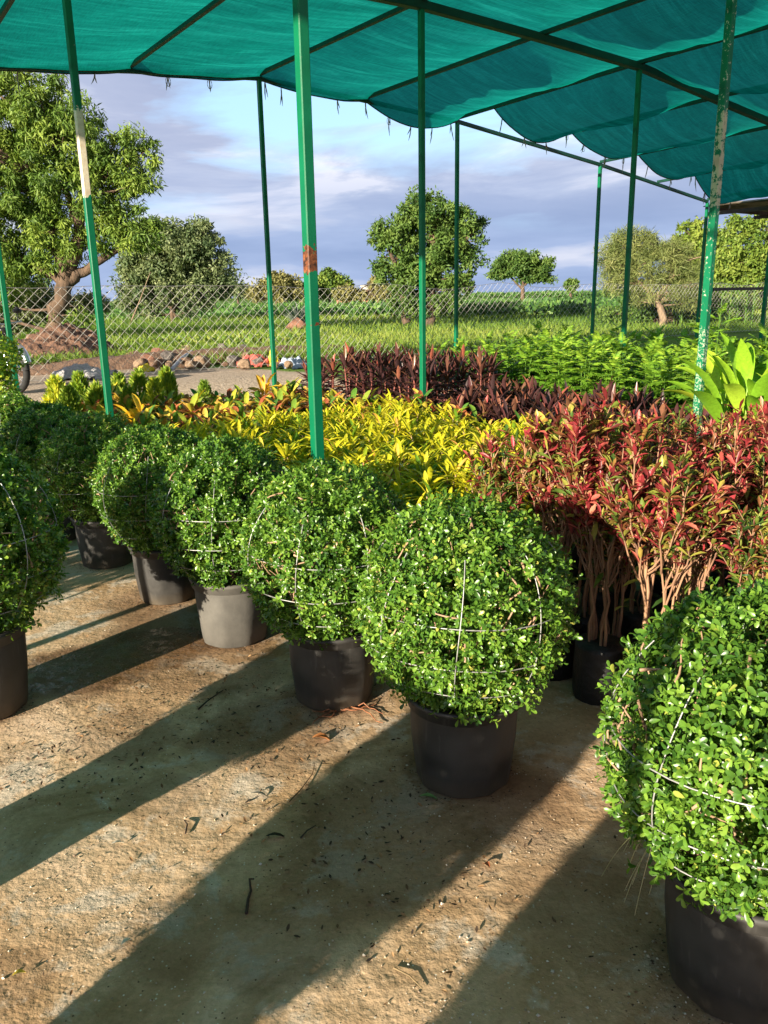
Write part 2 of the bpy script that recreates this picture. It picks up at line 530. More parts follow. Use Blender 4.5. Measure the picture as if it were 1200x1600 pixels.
# ------------------------------------------------------------------ ground
def terrain_mat():
    mt, nd, lk = new_mat('earth_and_grass')
    out = nd.new('ShaderNodeOutputMaterial'); b = nd.new('ShaderNodeBsdfPrincipled')
    tcn = nd.new('ShaderNodeTexCoord'); v = tcn.outputs['Object']
    dot = nd.new('ShaderNodeVectorMath'); dot.operation = 'DOT_PRODUCT'; lk.new(v, dot.inputs[0]); dot.inputs[1].default_value = (vv[0], vv[1], 0)
    w = math_n(nd, lk, 'SUBTRACT', dot.outputs['Value'], float(FARLINE @ vv))
    n1 = noise_n(nd, lk, v, .8, 5)
    wn_ = math_n(nd, lk, 'ADD', w, math_n(nd, lk, 'MULTIPLY', math_n(nd, lk, 'SUBTRACT', n1, .5), 1.6))
    dot2 = nd.new('ShaderNodeVectorMath'); dot2.operation = 'DOT_PRODUCT'; lk.new(v, dot2.inputs[0]); dot2.inputs[1].default_value = (uu[0], uu[1], 0)
    us_ = math_n(nd, lk, 'SUBTRACT', dot2.outputs['Value'], float(FARLINE @ uu) + 3.0)
    edge = math_n(nd, lk, 'SUBTRACT', 5.9, math_n(nd, lk, 'MINIMUM', math_n(nd, lk, 'MAXIMUM', math_n(nd, lk, 'MULTIPLY', us_, 2.2), 0.0), 5.4))
    g = ramp_node(nd, lk, math_n(nd, lk, 'MULTIPLY', math_n(nd, lk, 'SUBTRACT', wn_, edge), 2.0), [(0, (0, 0, 0)), (1, (1, 1, 1))])
    grav = ramp_node(nd, lk, noise_n(nd, lk, v, 28, 6, .75), [(.3, (.20, .15, .11)), (.5, (.44, .35, .27)), (.7, (.60, .50, .40))])
    grass = ramp_node(nd, lk, noise_n(nd, lk, v, .35, 8, .6), [(.3, (.055, .12, .018)), (.5, (.10, .19, .03)), (.7, (.17, .25, .05))])
    lk.new(mixc(nd, lk, g, grav, grass), b.inputs['Base Color'])
    b.inputs['Roughness'].default_value = .9; b.inputs['Specular IOR Level'].default_value = .1
    bp = nd.new('ShaderNodeBump'); bp.inputs['Strength'].default_value = 1; bp.inputs['Distance'].default_value = .03
    lk.new(noise_n(nd, lk, v, 22, 6, .7), bp.inputs['Height']); lk.new(bp.outputs[0], b.inputs['Normal'])
    lk.new(b.outputs[0], out.inputs[0])
    return mt


def build_terrain():
    ws = np.concatenate([[-2000, -400, -80, -30, -14], np.arange(-12, 0, 3), np.arange(0, 8, .2), np.arange(8, 40, 1.5), np.geomspace(40, 5000, 24)])
    us = np.concatenate([-np.geomspace(60, 5000, 12)[::-1], np.arange(-50, 50, .8), np.geomspace(52, 5000, 12)])
    Wg, Ug = np.meshgrid(ws, us, indexing='ij')
    X = FARLINE[0] + Ug * uu[0] + Wg * vv[0]; Y = FARLINE[1] + Ug * uu[1] + Wg * vv[1]
    Z = ground_z(X, Y) - .012
    bump = wob(np.stack([X, Y, 0 * X], -1), .9) * .04 * np.clip((Wg - 1.5) / 2, 0, 1) * (Wg < 60)
    Z = Z + bump
    n, k = X.shape
    V = np.stack([X, Y, Z], -1).reshape(-1, 3)
    i = np.arange(n - 1)[:, None] * k; j = np.arange(k - 1)[None]
    q = np.stack([i + j, i + j + 1, i + k + j + 1, i + k + j], -1).reshape(-1, 4)[:, ::-1]
    mb = MB(); mb.addq(V, q, np.full(len(V), .5), np.full(len(V), .5))
    tag(mb.build('ground', terrain_mat()), kind='structure')


build_terrain()


def concrete_mat():
    mt, nd, lk = new_mat('rough_concrete')
    out = nd.new('ShaderNodeOutputMaterial'); b = nd.new('ShaderNodeBsdfPrincipled')
    tcn = nd.new('ShaderNodeTexCoord'); v = tcn.outputs['Object']
    big = noise_n(nd, lk, v, 1.3, 6, .62, .6)
    c = ramp_node(nd, lk, big, [(.32, (.31, .185, .09)), (.44, (.43, .28, .155)), (.54, (.53, .37, .225)), (.66, (.59, .435, .30))])
    st = ramp_node(nd, lk, noise_n(nd, lk, v, 2.7, 8, .72, .8), [(.50, (0, 0, 0)), (.66, (1, 1, 1))])
    c = mixc(nd, lk, math_n(nd, lk, 'MULTIPLY', st, .75), c, (.25, .15, .06))
    rs = ramp_node(nd, lk, noise_n(nd, lk, v, 11, 7, .8, 1.2), [(.60, (0, 0, 0)), (.70, (1, 1, 1))])
    c = mixc(nd, lk, math_n(nd, lk, 'MULTIPLY', rs, .65), c, (.22, .11, .04))
    pale = ramp_node(nd, lk, noise_n(nd, lk, v, 3.4, 8, .7, .3), [(.53, (0, 0, 0)), (.60, (1, 1, 1))])
    c = mixc(nd, lk, math_n(nd, lk, 'MULTIPLY', pale, .7), c, (.53, .455, .365))
    mott = ramp_node(nd, lk, noise_n(nd, lk, v, 55, 6, .75), [(.3, (.80,) * 3), (.68, (1.15,) * 3)])
    c = mixc(nd, lk, 1.0, c, mott, 'MULTIPLY')
    # sparse pale and dark specks of aggregate
    vo = nd.new('ShaderNodeTexVoronoi'); vo.inputs['Scale'].default_value = 75; lk.new(v, vo.inputs['Vector'])
    sp = ramp_node(nd, lk, vo.outputs['Distance'], [(.0, (1, 1, 1)), (.16, (1, 1, 1)), (.22, (0, 0, 0))])
    cs = nd.new('ShaderNodeSeparateColor'); lk.new(vo.outputs['Color'], cs.inputs[0])
    c = mixc(nd, lk, math_n(nd, lk, 'MULTIPLY', sp, math_n(nd, lk, 'GREATER_THAN', cs.outputs[0], .88)), c, (.62, .56, .46))
    c = mixc(nd, lk, math_n(nd, lk, 'MULTIPLY', sp, math_n(nd, lk, 'GREATER_THAN', cs.outputs[1], .90)), c, (.12, .07, .04))
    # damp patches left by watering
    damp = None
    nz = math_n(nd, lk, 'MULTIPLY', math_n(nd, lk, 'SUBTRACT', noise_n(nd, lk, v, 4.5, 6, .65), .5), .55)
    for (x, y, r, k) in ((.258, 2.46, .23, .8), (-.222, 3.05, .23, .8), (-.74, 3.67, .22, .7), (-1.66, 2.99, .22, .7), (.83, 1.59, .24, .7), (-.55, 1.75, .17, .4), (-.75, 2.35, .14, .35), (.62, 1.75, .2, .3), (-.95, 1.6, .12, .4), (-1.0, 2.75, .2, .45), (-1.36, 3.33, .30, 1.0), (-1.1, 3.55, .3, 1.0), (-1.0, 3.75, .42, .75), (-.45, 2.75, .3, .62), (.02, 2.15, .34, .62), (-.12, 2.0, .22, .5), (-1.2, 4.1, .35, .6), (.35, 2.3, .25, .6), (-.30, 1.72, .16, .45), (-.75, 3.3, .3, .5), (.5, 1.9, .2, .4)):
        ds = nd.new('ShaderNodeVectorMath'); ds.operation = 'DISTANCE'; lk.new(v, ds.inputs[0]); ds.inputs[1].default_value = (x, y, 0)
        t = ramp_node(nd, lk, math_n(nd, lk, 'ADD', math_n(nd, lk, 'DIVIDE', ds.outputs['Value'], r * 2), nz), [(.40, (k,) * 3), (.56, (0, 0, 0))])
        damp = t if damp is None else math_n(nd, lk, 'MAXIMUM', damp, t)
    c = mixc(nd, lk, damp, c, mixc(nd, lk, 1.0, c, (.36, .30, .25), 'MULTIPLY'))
    lk.new(c, b.inputs['Base Color'])
    wet = math_n(nd, lk, 'MAXIMUM', math_n(nd, lk, 'SUBTRACT', damp, .75), 0.0)
    pud = ramp_node(nd, lk, noise_n(nd, lk, v, 16, 5, .7), [(.45, (0, 0, 0)), (.52, (1, 1, 1))])
    rg = math_n(nd, lk, 'SUBTRACT', .88, math_n(nd, lk, 'MULTIPLY', math_n(nd, lk, 'MULTIPLY', wet, 2.9), pud))
    lk.new(rg, b.inputs['Roughness'])
    b.inputs['Specular IOR Level'].default_value = .35
    h1 = noise_n(nd, lk, v, 75, 5, .7)
    h2 = noise_n(nd, lk, v, 22, 4, .6)
    h3 = noise_n(nd, lk, v, 5, 3, .5)
    area = ramp_node(nd, lk, noise_n(nd, lk, v, 2.1, 3, .5), [(.38, (.12,) * 3), (.62, (1, 1, 1))])
    pv = nd.new('ShaderNodeTexVoronoi'); pv.inputs['Scale'].default_value = 48; lk.new(v, pv.inputs['Vector'])
    pit = ramp_node(nd, lk, pv.outputs['Distance'], [(.0, (0, 0, 0)), (.35, (1, 1, 1))])
    h = math_n(nd, lk, 'MULTIPLY', math_n(nd, lk, 'ADD', math_n(nd, lk, 'MULTIPLY', h1, .6), math_n(nd, lk, 'MULTIPLY', pit, .35)), area)
    h = math_n(nd, lk, 'ADD', h, math_n(nd, lk, 'MULTIPLY', h2, 1.6))
    h = math_n(nd, lk, 'ADD', h, math_n(nd, lk, 'MULTIPLY', h3, 2.5))
    bp = nd.new('ShaderNodeBump'); bp.inputs['Strength'].default_value = 1.0; bp.inputs['Distance'].default_value = .0044
    lk.new(h, bp.inputs['Height']); lk.new(bp.outputs[0], b.inputs['Normal'])
    lk.new(b.outputs[0], out.inputs[0])
    return mt


def build_floor():
    mb = MB()
    a, b_ = G(-9, 2 * AV + .2), G(13, 2 * AV + .2)
    c, d = G(13, -7), G(-9, -7)
    vs = [(*p, z) for z in (0, -.1) for p in (a, b_, c, d)]
    mb.add(vs, [[3, 2, 1, 0], [4, 5, 6, 7], [0, 1, 5, 4], [1, 2, 6, 5], [2, 3, 7, 6], [3, 0, 4, 7]])
    tag(mb.build('concrete_floor', concrete_mat(), smooth=False), kind='structure')


build_floor()


# ------------------------------------------------------------------ shade house
def roof_z(n, m_):
    """height of the roof frame at bay coordinates (n along uu, m along vv)"""
    ns = np.array([-3, -2, -1, -.5, 0, .5, 1, 2, 3, 4])
    far = np.interp(n, ns, [3.6, 3.75, 3.91, 4.08, 4.21, 4.14, 4.05, 3.70, 3.27, 3.2])
    mid = np.interp(n, np.array([-3, -2, -1, 0, .5, 1, 1.5, 2, 3, 4]), [3.9, 4.0, 4.1, 4.19, 4.16, 4.11, 3.94, 3.78, 3.45, 3.2])
    t = np.clip(np.asarray(m_, float), -1, 2)
    return np.where(t <= 1, mid, mid + (far - mid) * (t - 1))


def B(n, m_, dz=0.0):
    p = G((n + 1) * AU, m_ * AV)
    return np.array([p[0], p[1], float(roof_z(n, m_)) + dz])


house = empty('shade_house', (*G(0, 0), 0))
tag(house, 'green painted steel frame with sagging green shade net over the potted plants', 'shade house')
HO = np.array([*G(0, 0), 0.0])
posts = {(-2, 0): None, (-1, 0): 'paint_rust', (0, 0): 'paint_peel', (-1, 1): 'paint_bare', (0, 1): 'paint', (1, 1): 'paint', (2, 1): 'paint', (-1, 2): 'paint', (0, 2): 'paint',
         (1, 2): 'paint', (2, 2): 'paint', (3, 2): 'paint', (-1, -1): None, (-2, -1): None}
plabels = {(-1, 0): 'green post nearest the camera with a band of rust', (0, 0): 'green post with peeling speckled paint',
           (-1, 1): 'green post with a bare unpainted stretch', (0, 1): 'green post at the middle under the main beam'}
for (n, m_), mk in posts.items():
    p = G((n + 1) * AU, m_ * AV)
    top = float(roof_z(n, m_)) - .022
    mb = MB()
    d = uu
    mb.beam((0, 0, 0), (0, 0, top), .052, .052, upd=(uu[0], uu[1], 0), ch=.005)
    if m_ < 2:
        mb.beam((0, 0, .0), (0, 0, .012), .13, .13, upd=(uu[0], uu[1], 0))
    o = mb.build('post', M[mk or 'paint'], house, smooth=False, loc=(p[0] - HO[0], p[1] - HO[1], 0))
    if (n, m_) in plabels: o['label'] = plabels[(n, m_)]

for m_, w in ((-1, .05), (0, .05), (1, .075), (2, .05)):
    nn = [-2.6, -2, -1, -.5, 0, .5, 1, 1.5, 2, 3]
    for a, b_ in zip(nn[:-1], nn[1:]):
        mb = MB(); mb.beam(B(a, m_, -.0) - HO, B(b_, m_, -.0) - HO, w, w, ch=.004)
        mb.build('beam', M['paint_dark'], house, smooth=False)
for n in np.arange(-2.5, 3.01, .5):
    mm = [-1, 0, 1, 2]
    for a, b_ in zip(mm[:-1], mm[1:]):
        mb = MB(); mb.beam(B(n, a, .045) - HO, B(n, b_, .045) - HO, .044, .044, ch=.004)
        mb.build('purlin', M['paint_dark'], house, smooth=False)


def sag(n):
    return float(np.interp(math.floor(n * 2) / 2, [-3, -1.5, -1, -.5, 0, .5, 1, 1.5, 2, 2.5], [.05, .05, .03, .03, .06, .17, .28, .22, .24, .36]))


def net_edge(n):
    return 2.01 if n < 1 else 1.77


def net_point(n, m_):
    f = (n * 2) % 1.0
    s = sag(n)
    z = float(roof_z(n, m_)) + .072
    k = 4 * f * (1 - f)
    onb = min(1.0, .10 + 1.3 * abs(math.sin(m_ * math.pi)) ** .8)       # the net rests on the cross beams
    z -= s * k * (onb if m_ < 1.5 else 1.0)
    if n < 1: z -= .07 * max(0.0, (m_ - 1.93) / .08)
    p = G((n + 1) * AU, m_ * AV)
    wr = wob(np.array([[n * 3.0 + m_ * 2, m_ * 7.0, 0]]), 1.0, 2)[0] * .020 + wob(np.array([[n * 7.0 - m_ * 4, m_ * 20.0, 1]]), 1.0, 4)[0] * .011
    z += wr * min(1, k * 1.5) * (1.6 if n > .5 else 1.0)
    return np.array([p[0], p[1], z])


def build_net():
    mb = MB()
    for h in range(-5, 6):
        lo, hi = h / 2, (h + 1) / 2
        ns = np.linspace(lo, hi - 1e-6, 15)
        me_ = net_edge(lo)
        ms = np.linspace(-.68, me_, 110)
        V = np.array([[net_point(n, q) for q in ms] for n in ns]).reshape(-1, 3) - HO
        k = len(ms)
        i = np.arange(len(ns) - 1)[:, None] * k; j = np.arange(k - 1)[None]
        q = np.stack([i + j, i + j + 1, i + k + j + 1, i + k + j], -1).reshape(-1, 4)
        mb.addq(V, q, np.full(len(V), .5), np.full(len(V), .5))
    mb.build('shade_net', M['net'], house)
    hem = MB()
    for h in range(-5, 6):
        lo, hi = h / 2, (h + 1) / 2
        pts = [net_point(n, net_edge(lo)) - HO for n in np.linspace(lo, hi - 1e-6, 15)]
        hem.tube(pts, .009, 6)
    hem.build('hem_cord', plain_mat('dark_cord', (.02, .05, .045), (.01, .02, .02), 30, .8), house)


build_net()

M['tie'] = plain_mat('frayed_tie', (.35, .31, .27), (.18, .15, .13), 40, .9)
for n in (-1.9, -1.4, -.87, -.62, -.36, -.2, .03, .2, .36, .5, .62, .74, .86, .97, 1.06, 1.2, 1.34, 1.48, 1.6, 1.76, 1.9, 2.1, 2.3, 2.48, 2.52, 2.62, 2.75, 2.88, .1, 1.97):
    p = net_point(n, net_edge(n)) - HO
    mb = MB()
    for s_ in range(2):
        L = random.uniform(.09, .24); a = random.uniform(-.5, .5); cx = random.uniform(-.04, .04)
        pts = [p + np.array([uu[0] * (cx * t + a * .09 * t * t), uu[1] * (cx * t + a * .09 * t * t), -L * t]) for t in np.linspace(0, 1, 6)]
        mb.tube(pts, [.005, .008, .006, .008, .005, .002], 4)
    if random.random() < .5:
        mb.tube([p + np.array([uu[0] * .03 * math.sin(t), uu[1] * .03 * math.sin(t), -.05 + .05 * math.cos(t)]) for t in np.linspace(0, 6.2, 12)], .004, 4)
    mb.build('tie', M['tie'], house)


# ------------------------------------------------------------------ ball bushes in pots
def pot_parts(root, rr=.192, rb=.157, h=.33, seed=0):
    mb = MB()
    k = 48
    th = np.arange(k) * 2 * np.pi / k
    prof = [(rb * .6, .012), (rb * .93, .0), (rb, .008), (rb + (rr - rb) * .5, h * .5), (rr - .012, h - .052), (rr - .012, h - .05), (rr - .002, h - .046), (rr - .001, h - .022),
            (rr + .006, h - .018), (rr + .008, h - .010), (rr + .006, h - .002), (rr, h), (rr - .010, h), (rr - .014, h - .03), (rr - .02, h - .06)]
    mb.lathe(prof, k)
    V = mb.v[0]
    # shallow panels and a slight squash, as on a soft nursery pot
    ang = np.arctan2(V[:, 1], V[:, 0]); rad = np.hypot(V[:, 0], V[:, 1])
    body = np.clip((h - .05 - V[:, 2]) * 20, 0, 1) * (V[:, 2] > .003)
    f = 1 + body * .018 * np.sign(np.sin(ang * 9 + seed)) * np.abs(np.sin(ang * 9 + seed)) ** .4 + .012 * np.cos(2 * ang + seed)
    V[:, 0] *= f; V[:, 1] *= f
    mb.build('pot', M['pot'], root)
    so = MB()
    so.lathe([(rr - .017, h - .045), (rr * .6, h - .04), (.03, h - .035), (0.001, h - .035)], 24)
    so.build('soil', M['soil'], root)


def ball_foliage(R0=.335, cz=.628, n_ros=4300, seed=0, leafL=.021, hang=.4):
    """rosettes of small leaves spread through the outer shell of a clipped ball"""
    mb = MB()
    D = rdir(n_ros * 2)
    keep = D[:, 2] > -.93
    D = D[keep][:n_ros]; n = len(D)
    lump = 1 + .022 * wob(D, 2.2, seed) + .022 * wob(D, 5.5, seed + 3)
    dep = rng.random(n) ** 2.2
    sel = rng.random(n) < .3
    dep = np.where(sel, .12 + .35 * rng.random(n), dep * .12)
    gap = wob(D, 7.5, seed + 5)
    inner = (gap < -.33)
    dep = np.where(inner, np.maximum(dep, .22 + .28 * rng.random(n)), dep)
    r = R0 * lump * (1 - dep)
    stray = rng.random(n) < .05
    r = np.where(stray, R0 * lump * (1 + rng.random(n) * .07), r)
    P = D * r[:, None]
    # uneven skirt of shoots hanging below the ball
    az = np.arctan2(D[:, 1], D[:, 0])
    skirt = (D[:, 2] < -.5) & (rng.random(n) < .2) & (np.sin(az * 3 + seed * 2) + .5 * np.sin(az * 7 + seed) > -.2)
    P[:, 2] -= np.where(skirt, rng.random(n) * .045, 0)
    P[:, :2] *= np.where(skirt, 1.06, 1.0)[:, None]
    P[:, 2] *= 1.0
    P[:, 2] = np.maximum(P[:, 2], -R0 * .90 - rng.random(n) * .02)
    P[:, 2] += cz
    T = unit(D * .8 + rdir(n) * .75 + np.array([0, 0, .3]))
    per = 7
    ph = (np.arange(per) * 2.4)[None] + rng.random(n)[:, None] * 6.28
    tilt = np.linspace(.55, 1.35, per)[None] + rng.normal(size=(n, per)) * .2
    ref = unit(np.cross(T, rdir(n))); ref2 = np.cross(T, ref)
    side = np.cos(ph)[..., None] * ref[:, None] + np.sin(ph)[..., None] * ref2[:, None]
    A = np.cos(tilt)[..., None] * T[:, None] + np.sin(tilt)[..., None] * side
    Nn = np.sin(tilt)[..., None] * T[:, None] - np.cos(tilt)[..., None] * side
    off = (np.linspace(.012, -.012, per))[None, :, None] * T[:, None]
    PP = (P[:, None] + off).reshape(-1, 3)
    A = A.reshape(-1, 3) + rng.normal(size=(n * per, 3)) * .12
    Nn = Nn.reshape(-1, 3) + rng.normal(size=(n * per, 3)) * .15
    L = leafL * (.65 + .6 * rng.random(n * per))
    rr = np.repeat(rng.random(n) * .55 + .1 * wob(D, 4, seed + 1), per) + rng.random(n * per) * .35 + np.tile(np.linspace(.12, 0, per), n)
    yel = rng.random(n * per) < .02
    rr = np.where(yel, 1.0, np.clip(rr, 0, .93))
    mb.leaves(PP, A, Nn, L, L * (.42 + .12 * rng.random(n * per)), bend=.3 + .5 * rng.random(n * per), fold=.14,
              stations=((0, .14), (.35, .72), (.72, 1.0), (.93, .6), (1, .16)), rnd=rr)
    return mb


def ball_branches(R0=.335, cz=.628, pz=.29, seed=0, n=46):
    rs = np.random.default_rng(seed + 100)
    mb = MB()
    for i in range(n):
        d = rs.normal(size=3); d[2] = abs(d[2]) * .9 - .25; d /= np.linalg.norm(d)
        e = d * R0 * rs.uniform(.9, 1.0) + np.array([0, 0, cz])
        b0 = np.array([rs.normal() * .03, rs.normal() * .03, pz])
        mid = (b0 + e) / 2 + rs.normal(size=3) * .05 + np.array([d[0], d[1], 0]) * .06
        pts = [(1 - t) ** 2 * b0 + 2 * t * (1 - t) * mid + t * t * e + rs.normal(size=3) * .006 for t in np.linspace(0, 1, 9)]
        r = rs.uniform(.004, .009)
        mb.tube(pts, np.linspace(r, r * .35, 9), 5)
    for i in range(60):                                   # short woody lengths lying in the surface of the clipped ball
        d = rs.normal(size=3); d[2] = abs(d[2]) * 1.1 - .5; d /= np.linalg.norm(d)
        t_ = np.cross(d, rs.normal(size=3)); t_ /= np.linalg.norm(t_)
        L = rs.uniform(.04, .12)
        pts = [unit(d + t_ * s / R0) * R0 * (.955 + .035 * math.sin(s * 40 + i)) + np.array([0, 0, cz]) for s in np.linspace(-L / 2, L / 2, 6)]
        mb.tube(pts, np.linspace(.0042, .002, 6) * rs.uniform(.7, 1.2), 5)
    return mb


def ball_wire(R0=.335, cz=.628, rot=0.3):
    mb = MB()
    for zf, rf in ((-.62, 1.0), (-.28, 1.005), (.12, 1.0)):
        r = R0 * rf * math.sqrt(1 - zf * zf)
        mb.tube([(r * (1 + .015 * math.sin(3 * t)) * math.cos(t), r * (1 + .015 * math.cos(2 * t)) * math.sin(t), cz + R0 * zf + .008 * math.sin(2 * t + 1)) for t in np.linspace(0, 2 * math.pi, 49)], .0019, 5, cap=False)
    for k in range(8):
        a = rot + k * math.pi / 4
        pts = []
        for t in np.linspace(-.95, .75, 22):
            rr_ = R0 * (1.0 + .01 * math.sin(t * 5 + k))
            pts.append((rr_ * math.cos(t) * math.cos(a + .05 * math.sin(2 * t)), rr_ * math.cos(t) * math.sin(a + .05 * math.sin(2 * t)), cz + rr_ * math.sin(t)))
        mb.tube(pts, .0018, 5)
    return mb


def make_ball(seed, n_ros=4300, leafL=.0205):
    root = empty('potted_ball_bush')
    pot_parts(root, seed=seed)
    f = ball_foliage(seed=seed, n_ros=n_ros, leafL=leafL).build('foliage', M['ball'], root)
    ball_branches(seed=seed).build('branches', M['twig'], root)
    ball_wire(rot=.3 + seed).build('wire_cage', M['wire'], root)
    return root


BG = 'round clipped bushes in black pots'
balls = [  # x, y, scale, rotation, prototype, label
    (.83, 1.59, 1.0, 1.0, 0, 'round clipped bush nearest the camera, cut off by the right edge, in a brown-black pot'),
    (.258, 2.46, 1.0, .9, 1, 'round clipped bush in a black pot in front of the red leaved shrubs'),
    (-.222, 3.05, 1.0, 2.9, 2, 'round clipped bush with orange roots creeping from under its black pot'),
    (-.74, 3.67, 1.0, 4.4, 0, 'round clipped bush whose pot is sunlit pale grey'),
    (-1.21, 4.24, .98, 1.9, 1, 'round clipped bush in a shaded pot left of the sunlit grey pot'),
    (-1.75, 4.86, .97, 5.1, 2, 'round shaded bush in a black pot, fifth of the row from the camera side'),
    (-2.28, 5.45, .96, 3.3, 0, 'round shaded bush at the far end of the row, below the golden conifers'),
    (-2.82, 6.08, .96, 1.0, 2, 'round shaded bush last in the row, mostly hidden beside the trailing vine'),
    (-1.66, 2.99, 1.12, 2.2, 1, 'round clipped bush in a tall pot cut off by the left edge'),
]
protos = {}
for s_, nr, lf in ((0, 6200, .020), (1, 6000, .0195), (2, 6000, .0195)):
    protos[s_] = make_ball(s_, nr, lf)
used = set()
ball_objs = []


def place_ball(x, y, sc, rz, k, label):
    if k in used:
        o = copy_tree(protos[k])
    else:
        o = protos[k]; used.add(k)
    o.location = (x, y, 0); o.rotation_euler = (0, 0, rz); o.scale = (sc, sc, sc)
    tag(o, label, 'potted bush', BG)
    ball_objs.append(o)
    return o


for b_ in balls:
    place_ball(*b_)
# one pot is a paler grey than the others
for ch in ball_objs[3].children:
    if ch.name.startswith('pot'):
        ch.data = ch.data.copy(); ch.data.materials[0] = plain_mat('pale_grey_plastic', (.115, .107, .093), (.07, .065, .057), 6, .7, .003, 12)
        ch['label'] = 'pale grey pot'
wd = MB()
rs = np.random.default_rng(21)
for i in range(15):
    a = math.pi * 1.06 + rs.normal() * .38 - .4
    p = np.array([.2 * math.cos(a), .2 * math.sin(a), .36 + rs.random() * .12]); L = rs.uniform(.08, .22)
    out = np.array([math.cos(a + rs.normal() * .5), math.sin(a + rs.normal() * .5), 0])
    pts = [p + out * L * .55 * t - np.array([0, 0, L * (1.0 * t * t - .15 * t)]) for t in np.linspace(0, 1, 8)]
    wd.tube(pts, np.linspace(.0016, .0006, 8), 4)
wo = wd.build('hanging_dry_grass', plain_mat('dry_grass', (.48, .38, .22), (.22, .24, .08), 20, .8), ball_objs[0])
wo.rotation_euler = (0, 0, -1.0)
# the same kind of bush goes on beyond the left edge of the photo and behind the photographer; their shade falls into view
for (s_, t_, sc, lab) in ((-2.24, .22, 1.0, 'round clipped bush just outside the left edge, first of the next row'),
                          (-1.36, -.42, 1.0, 'round clipped bush out of view at the lower left, behind the photographer'),
                          (-.50, -1.0, 1.0, 'round clipped bush out of view behind the photographer'),
                          ):
    d_ = np.array([math.cos(SUN_HEAD), math.sin(SUN_HEAD)]); e_ = np.array([d_[1], -d_[0]])
    p = t_ * d_ + s_ * e_
    place_ball(float(p[0]), float(p[1]), sc, random.random() * 6, random.choice([0, 1, 2]), lab)

# orange roots under the third pot, fallen leaf beside them
rt_mb = MB()
rs = np.random.default_rng(3)
for (a, L) in ((-.2, .22), (-.5, .17), (-1.2, .14), (-1.9, .12), (-.9, .1), (-2.6, .1), (-.05, .25)):
    p = np.array([.02, -.15, .008]); d = a; pts = [p.copy()]
    for i in range(9):
        d += rs.normal() * .35; p = p + np.array([math.cos(d), math.sin(d), 0]) * L / 9; p[2] = .007 + abs(rs.normal()) * .006; pts.append(p.copy())
    rt_mb.tube(pts, np.linspace(.0045, .0015, 10), 5)
rb = rt_mb.build('root', plain_mat('orange_root', (.30, .12, .05), (.16, .06, .03), 60, .7))
rb.parent = ball_objs[2]
rb.rotation_euler = (0, 0, -2.9)


# ------------------------------------------------------------------ bedding plants in bags
M['bag'] = plain_mat('black_bag', (.018, .018, .018), (.010, .010, .010), 12, .5, .01, 25)


def bag(mb, r=.09, h=.22):
    k = 14; th = np.arange(k) * 2 * np.pi / k
    vs = []; fs = []
    for i, z in enumerate((0, .03, h * .5, h - .02, h)):
        f = (.92, 1, 1.03, .98, 1.02)[i]
        w = 1 + .05 * rng.normal(size=k)
        vs += [(r * f * w[j] * math.cos(t), r * f * w[j] * math.sin(t), z) for j, t in enumerate(th)]
    for i in range(4):
        fs += [[i * k + j, i * k + (j + 1) % k, (i + 1) * k + (j + 1) % k, (i + 1) * k + j] for j in range(k)]
    fs.append(list(range(4 * k, 5 * k)))
    mb.add(vs, fs)


def make_plant(name, parts):
    root = empty(name)
    b_ = MB(); bag(b_); b_.build('grow_bag', M['bag'], root)
    for nm, mb, mt in parts:
        mb.build(nm, mt, root)
    return root


M['croton_y'] = leaf_mat('yellow_croton_leaf', [(0.0, (.05, .14, .02)), (.22, (.16, .28, .02)), (.42, (.42, .42, .02)), (.7, (.60, .52, .022)), (.93, (.74, .64, .08)), (1, (.66, .32, .08))], rough=.35, trans=.3)
M['croton_m'] = leaf_mat('mixed_croton_leaf', [(0.0, (.03, .09, .02)), (.22, (.10, .22, .03)), (.36, (.32, .36, .04)), (.48, (.62, .48, .05)), (.62, (.72, .42, .10)), (.74, (.36, .10, .04)), (.88, (.20, .05, .03)), (1, (.62, .2, .08))], rough=.32, trans=.25)
M['croton_o'] = leaf_mat('orange_croton_leaf', [(0.0, (.30, .22, .02)), (.35, (.72, .40, .02)), (.7, (.80, .50, .05)), (1, (.78, .30, .08))], rough=.32, trans=.3)


